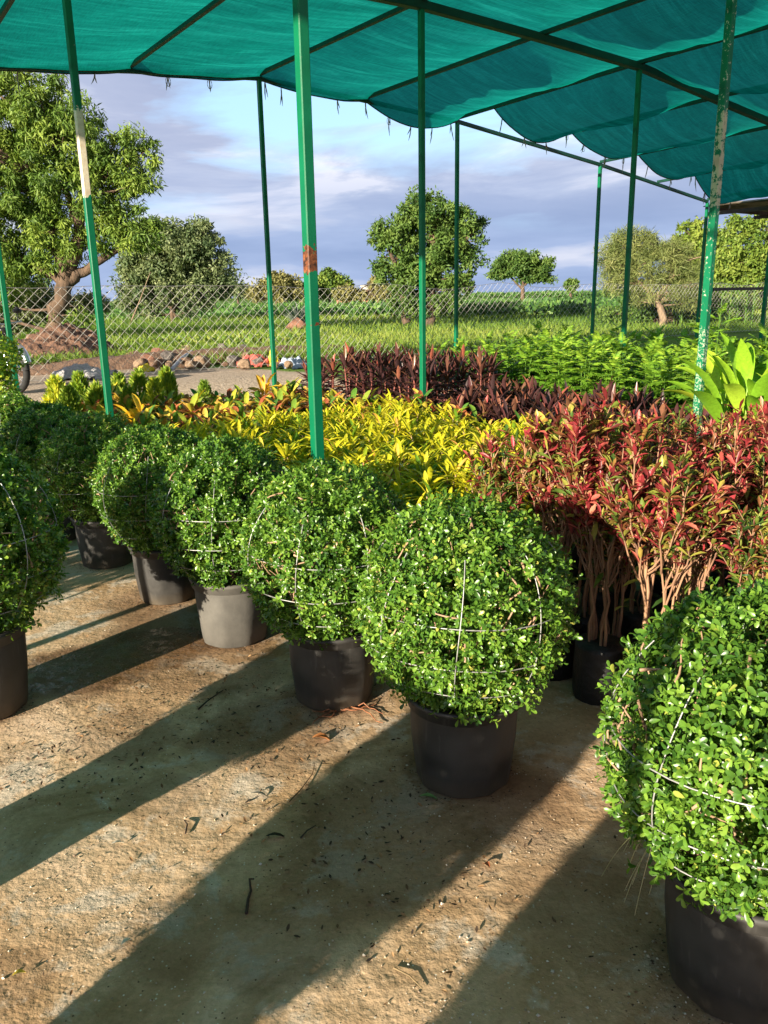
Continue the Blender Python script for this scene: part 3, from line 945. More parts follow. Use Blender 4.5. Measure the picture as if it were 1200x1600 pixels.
def croton(L=.16, Wd=.028, h=.6, shoots=4, per=20, spread=.14, mat='croton_y', bend=.7, lowgreen=.35):
    st = MB(); lf = MB()
    for s_ in range(shoots):
        a = rng.random() * 6.28; rr_ = spread * math.sqrt((s_ + .3) / shoots)
        top = np.array([rr_ * math.cos(a), rr_ * math.sin(a), h - L * .55 - rng.random() * .07])
        base = np.array([.02 * math.cos(a), .02 * math.sin(a), .2])
        pts = [base + (top - base) * t + np.array([0, 0, .02 * math.sin(3 * t)]) for t in np.linspace(0, 1, 6)]
        st.tube(pts, np.linspace(.007, .004, 6), 5)
        t = np.linspace(0, 1, per)
        P = base + (top - base) * (.45 + .55 * t)[:, None]
        ph = np.arange(per) * 2.4 + rng.random() * 6
        el = (-.1 + 1.25 * t ** 1.6) + rng.normal(size=per) * .16
        A = np.stack([np.cos(ph) * np.cos(el), np.sin(ph) * np.cos(el), np.sin(el)], -1)
        Nn = np.stack([-np.cos(ph) * np.sin(el), -np.sin(ph) * np.sin(el), np.cos(el)], -1) + rng.normal(size=(per, 3)) * .25
        rn = np.clip(.62 + rng.normal(size=per) * .17 - lowgreen * (1 - t) * 1.2, 0, 1)
        if mat == 'croton_m': rn = np.clip(rng.random(per) * .9 + .1 * t, 0, 1)
        lf.leaves(P, A, Nn, L * (.75 + .4 * rng.random(per)), Wd * (.8 + .4 * rng.random(per)), bend=bend * (.3 + rng.random(per)), fold=.25,
                  stations=((0, .12), (.12, .45), (.4, .95), (.68, 1), (.88, .6), (1, .06)), rnd=rn)
    return [('stems', st, M['twig']), ('leaves', lf, M[mat])]


def scatter(proto_list, spots, group, cat, labeler, scj=.12, hf=None):
    first = [True] * len(proto_list)
    for i, (U, V) in enumerate(spots):
        k = i % len(proto_list) if any(first) else random.randrange(len(proto_list))
        if first[k]:
            o = proto_list[k]; first[k] = False
        else:
            o = copy_tree(proto_list[k])
        p = G(U, V)
        s_ = (1 + random.uniform(-scj, scj)) * (hf(U, V) if hf else 1)
        o.location = (float(p[0]), float(p[1]), 0)
        o.rotation_euler = (random.uniform(-.04, .04), random.uniform(-.04, .04), random.random() * 6.28)
        o.scale = (s_, s_, s_ * (1 + random.uniform(-.06, .06)))
        tag(o, labeler(U, V), cat, group)


def grid_spots(u0, u1, v0, v1, d, jit=.07, cond=None):
    out = []
    for i, U in enumerate(np.arange(u0, u1 + 1e-6, d)):
        for V in np.arange(v0 + (d / 2 if i % 2 else 0), v1 + 1e-6, d):
            a, b_ = U + random.uniform(-jit, jit), V + random.uniform(-jit, jit)
            if cond is None or cond(a, b_): out.append((a, b_))
    random.shuffle(out)
    return out


def yl(U, V):
    if U < .7: return 'narrow leaved yellow croton in the row just behind the round bushes'
    if V < .35: return 'narrow leaved yellow croton at the edge of the bed beside the red leaved shrubs'
    if U > 2.3: return 'narrow leaved yellow croton at the back of the bed before the dark cordylines'
    return 'narrow leaved yellow croton in the middle of the yellow bed'


yp = [make_plant('yellow_croton', croton(L=.155, Wd=.025, h=.64, shoots=5, per=26, bend=.9)) for _ in range(4)]
scatter(yp, grid_spots(.22, 2.75, -.45, 3.25, .29, cond=lambda a, b: not (a < .12) and (b > -.55)), 'yellow crotons packed in the bed', 'croton', yl)
ml = lambda U, V: ('broad leaved croton of mixed red, green and yellow near the post with the bare stretch' if V > 4.6 else
                   'broad leaved croton of mixed red, green and yellow between two green posts' if U < 1.8 else
                   'small mixed pink and yellow croton at the back of the bed by the gravel')
mp_ = [make_plant('mixed_croton', croton(L=.17, Wd=.05, h=.60, shoots=4, per=14, mat='croton_m', spread=.13)) for _ in range(4)]
scatter(mp_, grid_spots(.3, 3.0, 3.4, 5.3, .31) + grid_spots(2.95, 3.2, -.1, 3.2, .3), 'mixed colour crotons behind the yellow ones', 'croton', ml)
op = [make_plant('orange_croton', croton(L=.19, Wd=.055, h=.66, shoots=3, per=12, mat='croton_o', spread=.1)) for _ in range(2)]
ospots = [(.25, 3.95), (.45, 3.65), (.75, 4.45), (2.3, 4.9)]
oi_ = iter(['broad orange-yellow croton right of the post with the bare stretch', 'broad orange-yellow croton with curling leaves above the shaded bushes',
            'broad orange-yellow croton in front of the golden conifers', 'bright yellow croton standing up before the gravel'])
scatter(op, ospots, 'orange-yellow crotons', 'croton', lambda U, V: next(oi_))

# red leaved shrubs on bare stems
M['redleaf'] = leaf_mat('red_shrub_leaf', [(0.0, (.03, .08, .018)), (.18, (.08, .15, .025)), (.34, (.25, .28, .045)), (.44, (.44, .33, .07)), (.48, (.22, .09, .03)), (.58, (.10, .022, .016)), (.70, (.23, .028, .032)), (.84, (.42, .05, .06)), (.93, (.55, .14, .10)), (1, (.60, .34, .18))], rough=.4, trans=.28, var=.3)
M['redstem'] = plain_mat('tan_stem', (.36, .20, .11), (.17, .09, .055), 22, .75, stretch=(1, 1, .3))


def red_shrub(h=1.05):
    st = MB(); lf = MB()
    tips = []
    nst = random.randint(5, 7)
    for i in range(nst):
        a = rng.random() * 6.28
        b0 = np.array([.035 * math.cos(a), .035 * math.sin(a), .2])
        z1 = h * random.uniform(.56, .66)
        o1 = .065 * random.uniform(.2, 1.1)
        e = np.array([o1 * math.cos(a), o1 * math.sin(a), z1])
        pts = [b0 + (e - b0) * t + rng.normal(size=3) * .006 for t in np.linspace(0, 1, 7)]
        st.tube(pts, np.linspace(.008, .005, 7) * random.uniform(.6, 1.2), 6)
        for j in range(5):
            a2 = a + rng.normal() * 1.1; L = random.uniform(.14, .42) * h / 1.05
            o2 = random.uniform(.02, .135)
            e2 = e + np.array([o2 * math.cos(a2), o2 * math.sin(a2), L])
            s0 = pts[random.choice([4, 5, 6])]
            p2 = [s0 + (e2 - s0) * t + rng.normal(size=3) * .006 + np.array([math.cos(a2), math.sin(a2), 0]) * .03 * math.sin(3.1 * t) for t in np.linspace(0, 1, 7)]
            st.tube(p2, np.linspace(.0045, .002, 7), 4)
            tips.append(np.array(p2))
            for q in range(2):
                s1 = p2[random.choice([3, 4, 5])]; a3 = rng.random() * 6.28
                e3 = s1 + np.array([.07 * math.cos(a3), .07 * math.sin(a3), random.uniform(.07, .16)])
                p3 = [s1 + (e3 - s1) * t for t in np.linspace(0, 1, 5)]
                st.tube(p3, np.linspace(.003, .0015, 5), 4)
                tips.append(np.array(p3))
    for p2 in tips:
        n = 34 if len(p2) == 7 else 24
        t = rng.uniform(.35, 1, n) if len(p2) == 7 else rng.uniform(.2, 1, n)
        idx = t * (len(p2) - 1); i0 = np.minimum(idx.astype(int), len(p2) - 2); fr = (idx - i0)[:, None]
        P = p2[i0] * (1 - fr) + p2[i0 + 1] * fr
        ph = rng.random(n) * 6.28; el = rng.uniform(.25, 1.25, n)
        A = np.stack([np.cos(ph) * np.cos(el), np.sin(ph) * np.cos(el), np.sin(el)], -1)
        Nn = np.stack([-np.cos(ph) * np.sin(el), -np.sin(ph) * np.sin(el), np.cos(el)], -1) + rng.normal(size=(n, 3)) * .4
        tone = rng.random()
        rn = np.clip(tone * .4 + rng.random(n) * .62, 0, 1)
        L = .047 * (.5 + .9 * rng.random(n))
        lf.leaves(P, A, Nn, L, L * .27, bend=rng.normal(size=n) * .5 + .2, fold=.3, stations=((0, .12), (.35, .75), (.7, 1), (1, .12)), rnd=rn)
    # a few long green leaves low down
    n = 12; P = np.stack([rng.normal(size=n) * .06, rng.normal(size=n) * .06, rng.uniform(.45, .75, n)], -1)
    ph = rng.random(n) * 6.28; el = rng.uniform(-.2, .8, n)
    A = np.stack([np.cos(ph) * np.cos(el), np.sin(ph) * np.cos(el), np.sin(el)], -1)
    lf.leaves(P, A, np.tile([0, 0, 1.0], (n, 1)) + rng.normal(size=(n, 3)) * .2, .10, .018, bend=.8, stations=((0, .12), (.35, .9), (.7, 1), (1, .06)), rnd=rng.random(n) * .35)
    return [('stems', st, M['redstem']), ('leaves', lf, M['redleaf'])]


def rl(U, V):
    if U < .75: return 'red leaved shrub on bare tan stems in the front row behind the round bushes'
    if U > 2.3: return 'red leaved shrub at the back of the red bed near the peeling post'
    if V > -1.1: return 'red leaved shrub at the edge of the bed beside the yellow crotons'
    return 'red leaved shrub in the middle of the red bed'


rp = [make_plant('red_leaved_shrub', red_shrub(1.05)) for _ in range(5)]
scatter(rp, [(.40, -.95), (.44, -1.2), (.40, -1.45), (.42, -1.7)] + grid_spots(.62, 2.95, -3.3, -.66, .27, .05), 'red leaved shrubs on bare stems', 'shrub', rl, scj=.15, hf=lambda U, V: (.97 - .05 * U) * (.90 if V > -1.0 else 1.0))

# dark cordylines
M['cord'] = leaf_mat('dark_cordyline_leaf', [(0.0, (.018, .014, .016)), (.35, (.05, .025, .025)), (.6, (.10, .035, .035)), (.8, (.17, .08, .04)), (1, (.40, .07, .06))], rough=.33, trans=.12, spec=.5)
M['cordstem'] = plain_mat('reddish_cane', (.26, .07, .05), (.12, .04, .03), 20, .6)


def cordyline(h=1.0):
    st = MB(); lf = MB()
    for s_ in range(3):
        a = s_ * 2.1 + rng.random(); o_ = .06 + .05 * rng.random()
        hh = h * random.uniform(.78, 1.0) - .24
        top = np.array([o_ * math.cos(a), o_ * math.sin(a), hh])
        b0 = np.array([.03 * math.cos(a), .03 * math.sin(a), .2])
        st.tube([b0 + (top - b0) * t for t in np.linspace(0, 1, 5)], np.linspace(.011, .009, 5), 6)
        n = 22
        t = np.linspace(0, 1, n)
        P = b0 + (top - b0) * (.35 + .65 * t)[:, None]
        ph = np.arange(n) * 2.4 + rng.random() * 6
        el = -.1 + 1.5 * t ** 1.2 + rng.normal(size=n) * .12
        A = np.stack([np.cos(ph) * np.cos(el), np.sin(ph) * np.cos(el), np.sin(el)], -1)
        Nn = np.stack([-np.cos(ph) * np.sin(el), -np.sin(ph) * np.sin(el), np.cos(el)], -1) + rng.normal(size=(n, 3)) * .12
        rn = np.clip(.2 + .3 * rng.random(n) + .45 * t * rng.random(n) + (rng.random(n) < .12) * .3, 0, 1)
        lf.leaves(P, A, Nn, .25 * (.75 + .4 * rng.random(n)), .042 * (.8 + .4 * rng.random(n)), bend=(1.3 - t * 1.0) * (.5 + .8 * rng.random(n)), fold=.3,
                  stations=((0, .25), (.15, .35), (.4, .95), (.65, 1), (.85, .62), (1, .05)), rnd=rn)
    return [('canes', st, M['cordstem']), ('leaves', lf, M['cord'])]


ct = [make_plant('dark_cordyline', cordyline(1.06)) for _ in range(3)]
scatter(ct, grid_spots(3.45, 4.75, 3.35, 5.55, .36), 'tall dark cordylines', 'cordyline',
        lambda U, V: 'tall dark purple cordyline behind the yellow crotons, left of the middle green post' if V > 4.2 else 'tall dark purple cordyline behind the yellow crotons, by the middle green post', scj=.08)
cs = [make_plant('low_dark_cordyline', cordyline(.80)) for _ in range(3)]
scatter(cs, grid_spots(3.4, 4.7, -.1, 3.1, .36), 'low dark cordylines', 'cordyline',
        lambda U, V: 'low dark brown cordyline between the yellow crotons and the bright green bed' if V > 1.5 else 'low dark brown cordyline between the red shrubs and the bright green bed', scj=.08)
cl = [make_plant('lone_cordyline', cordyline(.80))]
scatter(cl, [(3.75, 6.15)], None, 'cordyline', lambda U, V: 'lone dark cordyline with one upright leaf standing before the gravel')

# bright green feathery plants
M['fern'] = leaf_mat('bright_green_frond', [(0.0, (.03, .095, .012)), (.4, (.085, .21, .018)), (.75, (.18, .33, .028)), (1, (.34, .45, .045))], rough=.4, trans=.3)


def feathery(h=1.05):
    st = MB(); lf = MB()
    for s_ in range(3):
        a = s_ * 2.1 + rng.random(); o_ = .07 * rng.random() + .03
        hh = h * random.uniform(.8, 1.0)
        b0 = np.array([0, 0, .2]); top = np.array([o_ * math.cos(a), o_ * math.sin(a), hh])
        st.tube([b0 + (top - b0) * t for t in np.linspace(0, 1, 5)], np.linspace(.008, .003, 5), 5)
        nf = 15
        for i in range(nf):
            t = .4 + .6 * i / (nf - 1)
            P0 = b0 + (top - b0) * t
            ph = i * 2.4 + s_; el = .25 + .8 * (i / nf) ** 2 + rng.normal() * .1
            A0 = np.array([math.cos(ph) * math.cos(el), math.sin(ph) * math.cos(el), math.sin(el)])
            L = .24 * (1.1 - .5 * (i / nf)) * random.uniform(.8, 1.15)
            bend = random.uniform(.4, 1.0); n = 9
            tt = np.linspace(.12, 1, n)
            N0 = np.array([-math.cos(ph) * math.sin(el), -math.sin(ph) * math.sin(el), math.cos(el)])
            ctr = P0 + A0 * (L * np.sin(bend * tt) / bend)[:, None] - N0 * (L * (1 - np.cos(bend * tt)) / bend)[:, None]
            S = np.cross(A0, N0)
            tg = A0 * np.cos(bend * tt)[:, None] - N0 * np.sin(bend * tt)[:, None]
            for sg in (-1, 1):
                Al = unit(tg * .75 + sg * S + N0 * .1 + rng.normal(size=(n, 3)) * .1)
                ll = L * .42 * (1.1 - .65 * tt)
                lf.leaves(ctr, Al, np.tile(N0, (n, 1)) + rng.normal(size=(n, 3)) * .25, ll, ll * .36, bend=.6, cols=2, stations=((0, .3), (.5, 1), (1, .1)),
                          rnd=np.clip(.25 + .5 * t + rng.normal(size=n) * .12, 0, 1))
    return [('stems', st, M['fern']), ('fronds', lf, M['fern'])]


fp = [make_plant('feathery_green_plant', feathery(1.04)) for _ in range(4)]
scatter(fp, grid_spots(5.0, 7.4, .9, 5.2, .40, .1) + grid_spots(4.2, 5.4, -1.9, .6, .40, .1) + grid_spots(5.6, 7.4, -1.0, .6, .42, .1), 'bright green feathery plants', 'green plant',
        lambda U, V: 'bright green feathery plant in the left part of the green bed behind the tall cordylines' if V > 3 else
        ('bright green feathery plant in the middle of the green bed' if V > .6 else 'bright green feathery plant in the right part of the green bed'), scj=.1)
ft = [make_plant('tall_feathery_plant', feathery(1.34))]
scatter(ft, [(4.95, .95)], None, 'green plant', lambda U, V: 'tallest bright green feathery plant standing up above the green bed')

# broad leaved lily-like plants
M['lily'] = leaf_mat('broad_lily_leaf', [(0.0, (.10, .26, .02)), (.5, (.28, .48, .03)), (.85, (.45, .60, .05)), (1, (.70, .60, .06))], rough=.35, trans=.38)


def lily(n=20, L=.42, Wd=.10):
    lf = MB(); st = MB()
    t = np.linspace(0, 1, n)
    ph = np.arange(n) * 2.4
    el = .95 + .55 * rng.random(n)
    pet = .35 + .2 * rng.random(n)
    A = np.stack([np.cos(ph) * np.cos(el), np.sin(ph) * np.cos(el), np.sin(el)], -1)
    P0 = np.stack([.04 * np.cos(ph), .04 * np.sin(ph), np.full(n, .2)], -1)
    P = P0 + A * pet[:, None]
    for a, b_ in zip(P0, P):
        st.tube([a, (a + b_) / 2 + [0, 0, .01], b_], [.011, .008, .006], 5)
    Nn = np.stack([-np.cos(ph) * np.sin(el), -np.sin(ph) * np.sin(el), np.cos(el)], -1) + rng.normal(size=(n, 3)) * .2
    lf.leaves(P, A, Nn, L * (.75 + .45 * rng.random(n)), Wd * (.8 + .4 * rng.random(n)), bend=.5 + .8 * rng.random(n), fold=.22,
              stations=((0, .1), (.08, .35), (.2, .72), (.38, .96), (.55, 1), (.72, .85), (.87, .5), (1, .03)), rnd=np.clip(.2 + .7 * rng.random(n), 0, 1))
    return [('leaf_stalks', st, M['lily']), ('leaves', lf, M['lily'])]


lp = [make_plant('broad_leaved_plant', lily()) for _ in range(2)]
ll_ = iter(['broad paddle leaved yellow-green plant right of the peeling post', 'broad leaved yellow-green plant cut off by the right edge',
            'broad leaved yellow-green plant just behind the peeling post'])
scatter(lp, [(3.6, -.22), (3.6, -.72), (3.95, .0)], 'broad leaved yellow-green plants', 'lily', lambda U, V: next(ll_), scj=.06, hf=lambda U, V: 1.14)

# golden conifers
M['gold'] = leaf_mat('golden_conifer_spray', [(0.0, (.09, .19, .02)), (.4, (.24, .34, .03)), (.7, (.48, .50, .035)), (1, (.72, .64, .05))], rough=.6, trans=.25)


def conifer(h=.85, r=.2, tone=.5):
    lf = MB(); st = MB()
    st.tube([(0, 0, .18), (0, 0, h * .9)], [.012, .004], 5)
    n = 900
    z = rng.random(n) ** .8
    ph = rng.random(n) * 6.28
    rad = r * (1 - z) ** .7 * (.6 + .4 * rng.random(n)) * (1 + .2 * np.sin(ph * 5 + z * 9))
    P = np.stack([rad * np.cos(ph), rad * np.sin(ph), .24 + z * (h - .3)], -1)
    el = rng.uniform(.7, 1.4, n)
    ph2 = ph + rng.normal(size=n) * .4
    A = np.stack([np.cos(ph2) * np.cos(el), np.sin(ph2) * np.cos(el), np.sin(el)], -1)
    Nn = rdir(n)
    lf.leaves(P, A, Nn, .07 * (.6 + .7 * rng.random(n)), .02, bend=.2, cols=2, stations=((0, .5), (.4, 1), (.75, .6), (1, .1)), rnd=np.clip(tone + .25 * (rad / r) + rng.normal(size=n) * .15, 0, 1))
    lf.leaves(P[:500] * [1.02, 1.02, 1], A[:500] + rdir(500) * .5, Nn[:500], .05, .009, cols=2, stations=((0, .5), (.5, 1), (1, .1)), rnd=np.clip(tone + .3 + rng.normal(size=500) * .15, 0, 1))
    return [('stem', st, M['bark']), ('foliage', lf, M['gold'])]


gp = [make_plant('golden_conifer', conifer(tone=.55)), make_plant('golden_conifer', conifer(.9, .2, .22)), make_plant('golden_conifer', conifer(.8, .17, .35))]
gspots = []
glabels = []
for (x, y, Y, lb) in ((85, 585, 8.3, 'brightest golden conifer at the left end of the conifers'), (122, 578, 8.8, 'green-gold conifer second from the left end'),
                      (150, 595, 8.2, 'small golden conifer just left of the post with the bare stretch'), (184, 580, 8.9, 'green conifer right beside the post with the bare stretch'),
                      (215, 575, 9.2, 'green-gold conifer in front of the stone heap'), (240, 588, 8.6, 'bright golden conifer with yellow tips behind the orange crotons'),
                      (258, 572, 9.6, 'slim green-gold conifer below the yellow scrap'), (318, 592, 9.4, 'small conifer tip standing alone before the gravel'),
                      (105, 600, 7.9, 'low gold-green conifer in front of the others'), (200, 602, 8.1, 'low gold-green conifer half hidden by the orange crotons')):
    p = at(x, y, Y); rel = p[:2] - C0
    gspots.append((float(rel @ uu), float(rel @ vv), float(p[2]))); glabels.append(lb)
gord = [0, 1, 2, 1, 2, 0, 2, 1, 1, 2]
gused = set()
for (U, V, zt), lb, k in zip(gspots, glabels, gord):
    o = gp[k] if k not in gused else copy_tree(gp[k]); gused.add(k)
    p = G(U, V); s_ = zt / (.85, .9, .8)[k]
    o.location = (float(p[0]), float(p[1]), 0); o.scale = (s_ * 1.05, s_ * 1.05, s_); o.rotation_euler = (0, 0, random.random() * 6)
    tag(o, lb, 'conifer', 'small golden conifers in a row')

# vine-like shrub and dark plants at the left edge
M['vine'] = leaf_mat('yellow_green_vine_leaf', [(0.0, (.05, .13, .015)), (.5, (.17, .30, .02)), (1, (.45, .48, .05))], rough=.4, trans=.3)


def leafy_blob(blobs, n, L, per_drop=.0, rndlo=0., rndhi=1., cz_tone=.0):
    lf = MB()
    for (c, r, k) in blobs:
        m_ = int(n * k); D = rdir(m_)
        P = np.array(c) + D * np.array(r) * ((.72 + .33 * rng.random(m_)) * (1 + .12 * wob(D, 4)))[:, None]
        A = unit(D * .5 + rdir(m_) * .7 + np.array([0, 0, -per_drop]))
        lf.leaves(P, A, D + rdir(m_) * .6, L * (.6 + .7 * rng.random(m_)), L * .5, bend=.4, cols=2, stations=((0, .2), (.5, 1), (1, .1)), rnd=rndlo + (rndhi - rndlo) * rng.random(m_))
    return lf


vr = empty('trailing_vine_shrub', (-3.34, 7.0, 0))
tag(vr, 'yellow-green trailing vine on a stake at the left edge beside the golden conifers', 'vine')
leafy_blob([((0, 0, 1.16), (.26, .26, .2), 1.3), ((.06, -.05, .8), (.17, .17, .35), 1), ((-.15, 0, .9), (.26, .2, .34), 1), ((.1, 0, .45), (.14, .14, .3), .6)], 1500, .04).build('foliage', M['vine'], vr)
mb = MB()
for i in range(5):
    mb.tube([(.04 * i - .1, 0, 0), (.05 * i - .08, .02, .6), (.06 * i - .12, 0, 1.15)], [.009, .007, .004], 5)
mb.build('stems', M['palebark'], vr)
vb = MB(); bag(vb, .13, .25); vb.build('grow_bag', M['bag'], vr)

ds_ = []
for i, (x, y, s_, lb) in enumerate(((-3.05, 5.9, 1.0, 'dark leafy shrub at the left edge behind the shaded round bushes'), (-3.3, 6.4, 1.1, 'dark leafy shrub at the left edge under the trailing vine'),
                                    (-2.75, 6.75, .7, 'low dark shrub between the trailing vine and the golden conifers'))):
    if i == 0:
        dr = empty('dark_shrub')
        leafy_blob([((0, 0, .6), (.3, .3, .33), 1), ((.1, -.1, .35), (.25, .25, .2), .6)], 3000, .035).build('foliage', M['ball'], dr)
        mb = MB()
        for q in range(6):
            a = q; mb.tube([(0, 0, .1), (.1 * math.cos(a), .1 * math.sin(a), .4), (.22 * math.cos(a), .22 * math.sin(a), .7)], [.01, .007, .003], 5)
        mb.build('stems', M['twig'], dr)
        bb = MB(); bag(bb, .13, .24); bb.build('grow_bag', M['bag'], dr); proto = dr
    else:
        dr = copy_tree(proto)
    dr.location = (x, y, 0); dr.scale = (s_, s_, s_); dr.rotation_euler = (0, 0, i * 2.0)
    tag(dr, lb, 'shrub', 'dark shrubs at the left edge')

# leafy blocker added out of view at left to shade the far bushes
hd = empty('leafy_shade_blocker', (-3.4, 3.05, 0))
tag(hd, 'tall leafy shade blocker added out of view at the left of the aisle', 'shrub')
leafy_blob([((0, 0, .88), (.66, .55, .80), 1), ((-.52, .40, .88), (.5, .45, .80), .8)], 8000, .06).build('foliage', M['ball'], hd)
mb = MB()
for q in range(6): mb.tube([(0, 0, 0), (.2 * math.cos(q), .2 * math.sin(q), .6), (.4 * math.cos(q), .3 * math.sin(q), 1.4)], [.02, .014, .006], 5)
mb.build('stems', M['bark'], hd)


# ------------------------------------------------------------------ gravel yard, stones, dirt, scraps
def gz(p):
    return float(ground_z(p[0], p[1]))


def on_ground(x, y, zg=.42):
    d = ray(x, y); t = (zg - CAM_H) / d[2]
    return np.array([0, 0, CAM_H]) + t * d


def rock_mesh(seed, sx=1, sy=1, sz=.7):
    rs_ = np.random.default_rng(seed)
    import bmesh
    bm = bmesh.new(); bmesh.ops.create_icosphere(bm, subdivisions=3, radius=1)
    V = np.array([v.co[:] for v in bm.verts])
    planes = rs_.normal(size=(14, 3)); planes /= np.linalg.norm(planes, axis=1, keepdims=True)
    for p in planes:
        d = V @ p; lim = rs_.uniform(.6, .85)
        V -= np.outer(np.maximum(d - lim, 0), p)
    V += .03 * np.sin(V[:, [1, 2, 0]] * 9 + seed)
    V *= (sx, sy, sz)
    for v, c in zip(bm.verts, V): v.co = c
    me = bpy.data.meshes.new('stone'); bm.to_mesh(me); bm.free()
    return me


M['stones'] = [plain_mat('brown_stone', (.22, .13, .08), (.11, .065, .045), 5, .9, .02, 9), plain_mat('tan_stone', (.34, .23, .15), (.20, .13, .08), 5, .9, .02, 9),
               plain_mat('red_stone', (.23, .11, .07), (.12, .055, .035), 5, .9, .02, 9), plain_mat('grey_stone', (.20, .17, .15), (.11, .09, .08), 5, .9, .02, 9)]
sm = []
for i in range(8):
    me = rock_mesh(i, 1, .8 + .05 * i, .6 + .04 * i); me.materials.append(M['stones'][i % 4]); sm.append(me)
stone_spots = [(392, 217 / 3 + 500 - 15 + 0, .28, 1)]
stones = []


def stone(x, y, r, k, lab, grp='stones heaped along the fence'):
    o = bpy.data.objects.new('stone', sm[k % 8]); COL.objects.link(o)
    p = on_ground(x, y)
    o.location = (p[0], p[1], .46 + r * .35); o.scale = (r, r, r); o.rotation_euler = (random.uniform(-.3, .3), random.uniform(-.3, .3), random.random() * 6)
    tag(o, lab, 'stone', grp)


stone(295, 560, .20, 1, 'largest tan stone topping the heap behind the grey pipe')
stone(315, 576, .17, 5, 'pale round stone in front of the heap')
stone(250, 566, .26, 2, 'big reddish brown stone left of the largest tan stone')
stone(172, 574, .2, 0, 'brown stone beside the green post with the bare stretch')
stone(235, 575, .2, 6, 'reddish stone at the left of the heap above the yellow scrap')
stone(366, 572, .16, 3, 'grey stone left of the red sack')
stone(383, 578, .13, 5, 'small tan stone below the red sack')
stone(298, 578, .14, 1, 'small flat tan stone beside the pipe end')
stone(465, 519, .5, 2, 'flat reddish rock out in the grass by the spiky agave')
stone(148, 578, .15, 1, 'pale stone left of the post beside the white sheet')
for i in range(95):
    x = random.uniform(160, 480)
    stone(x, random.uniform(552, 578), random.choice([.05, .07, .08, .1, .13, .18]), random.randrange(8), 'small stone in the loose heap along the fence')


def mound():
    c = on_ground(95, 560)
    n = 70
    xs = np.linspace(-1, 1, n); X, Y = np.meshgrid(xs, xs)
    rr_ = np.sqrt(X ** 2 + Y ** 2)
    P = np.stack([X, Y, 0 * X], -1)
    Z = np.clip(1 - rr_ ** 1.5, 0, None) * (.66 + .16 * wob(P, 4, 1)) + .07 * wob(P, 11, 3) * (rr_ < .95) + .06 * np.abs(wob(P, 24, 5)) * (rr_ < .95)
    Z = np.where(rr_ >= .99, -.1, Z)
    V = np.stack([X * 1.4 * uu[0] - Y * 1.2 * uu[1], X * 1.4 * uu[1] + Y * 1.2 * uu[0], Z], -1).reshape(-1, 3)
    i = np.arange(n - 1)[:, None] * n; j = np.arange(n - 1)[None]
    q = np.stack([i + j, i + j + 1, i + n + j + 1, i + n + j], -1).reshape(-1, 4)
    mb = MB(); mb.addq(V, q, np.full(len(V), .5), np.full(len(V), .5))
    o = mb.build('dirt_mound', plain_mat('reddish_dirt', (.22, .12, .075), (.08, .042, .03), 9, .95, .05, 14), smooth=True, loc=(c[0], c[1], .4))
    tag(o, 'mound of reddish brown dirt at the foot of the large left tree', 'dirt mound')
    # ridge of loose earth running along the stones
    c = on_ground(320, 566)
    V2 = np.stack([X * 4.3 * uu[0] - Y * .45 * uu[1], X * 4.3 * uu[1] + Y * .45 * uu[0], np.where(rr_ < .97, np.clip(1 - rr_ ** 3, 0, None) * .26 + .05 * wob(P * [6, 1, 1], 4, 2), -.1)], -1).reshape(-1, 3)
    mb = MB(); mb.addq(V2, q, np.full(len(V2), .5), np.full(len(V2), .5))
    o = mb.build('soil_ridge', plain_mat('brown_soil', (.24, .15, .10), (.11, .065, .045), 9, .95, .03, 30), loc=(c[0], c[1], .4))
    tag(o, 'low ridge of brown soil under the heap of stones', 'soil ridge')


mound()


def crumpled(name, px, py, sx, sy, h, mat, label, cat, seed=1):
    c = on_ground(px, py); n = 24
    xs = np.linspace(-1, 1, n); X, Y = np.meshgrid(xs, xs); P = np.stack([X, Y, 0 * X], -1)
    Z = h * (.55 * (1 - X ** 2) * (1 - Y ** 2) + .35 * np.abs(wob(P, 3.5, seed)) + .12 * wob(P, 9, seed + 1))
    Xs = X * (1 + .12 * np.sin(Y * 5 + seed)); Ys = Y * (1 + .15 * np.cos(X * 4 + seed))
    V = np.stack([Xs * sx, Ys * sy, np.maximum(Z, .005)], -1).reshape(-1, 3)
    V = np.concatenate([V, V - [0, 0, .012]])
    i = np.arange(n - 1)[:, None] * n; j = np.arange(n - 1)[None]
    q = np.stack([i + j, i + j + 1, i + n + j + 1, i + n + j], -1).reshape(-1, 4)
    q = np.concatenate([q, q[:, ::-1] + n * n])
    mb = MB(); mb.addq(V, q, np.full(len(V), .5), np.full(len(V), .5))
    o = mb.build(name, mat, loc=(c[0], c[1], .42)); tag(o, label, cat)
    return o


cloth = lambda nm, c: plain_mat(nm, c, tuple(k * .8 for k in c), 5, .6)
sh = crumpled('white_sheet', 128, 590, .42, .5, .24, cloth('white_sheet_cloth', (.46, .44, .44)), 'crumpled white sheet lying on the gravel behind the golden conifers', 'sheet', 2)
crumpled('red_sack', 398, 572, .27, .22, .30, cloth('red_sack_cloth', (.55, .12, .09)), 'crumpled red sack on the stone heap', 'sack', 4)
crumpled('blue_sheet', 455, 574, .24, .3, .22, cloth('pale_blue_plastic', (.42, .50, .62)), 'pale blue plastic sheet right of the thin green post', 'plastic sheet', 5)
crumpled('yellow_scrap', 228, 580, .14, .08, .16, cloth('yellow_plastic', (.75, .60, .03)), 'small yellow plastic scrap on the stones above the conifers', 'scrap', 6)
crumpled('yellow_bag', 428, 572, .09, .08, .5, cloth('yellow_bag_plastic', (.78, .62, .03)), 'yellow plastic bag standing between the red sack and the thin green post', 'bag', 7)
crumpled('teal_scrap', 207, 566, .1, .08, .14, cloth('teal_plastic', (.03, .30, .22)), 'teal plastic scrap on top of the stones at the left of the heap', 'scrap', 8)
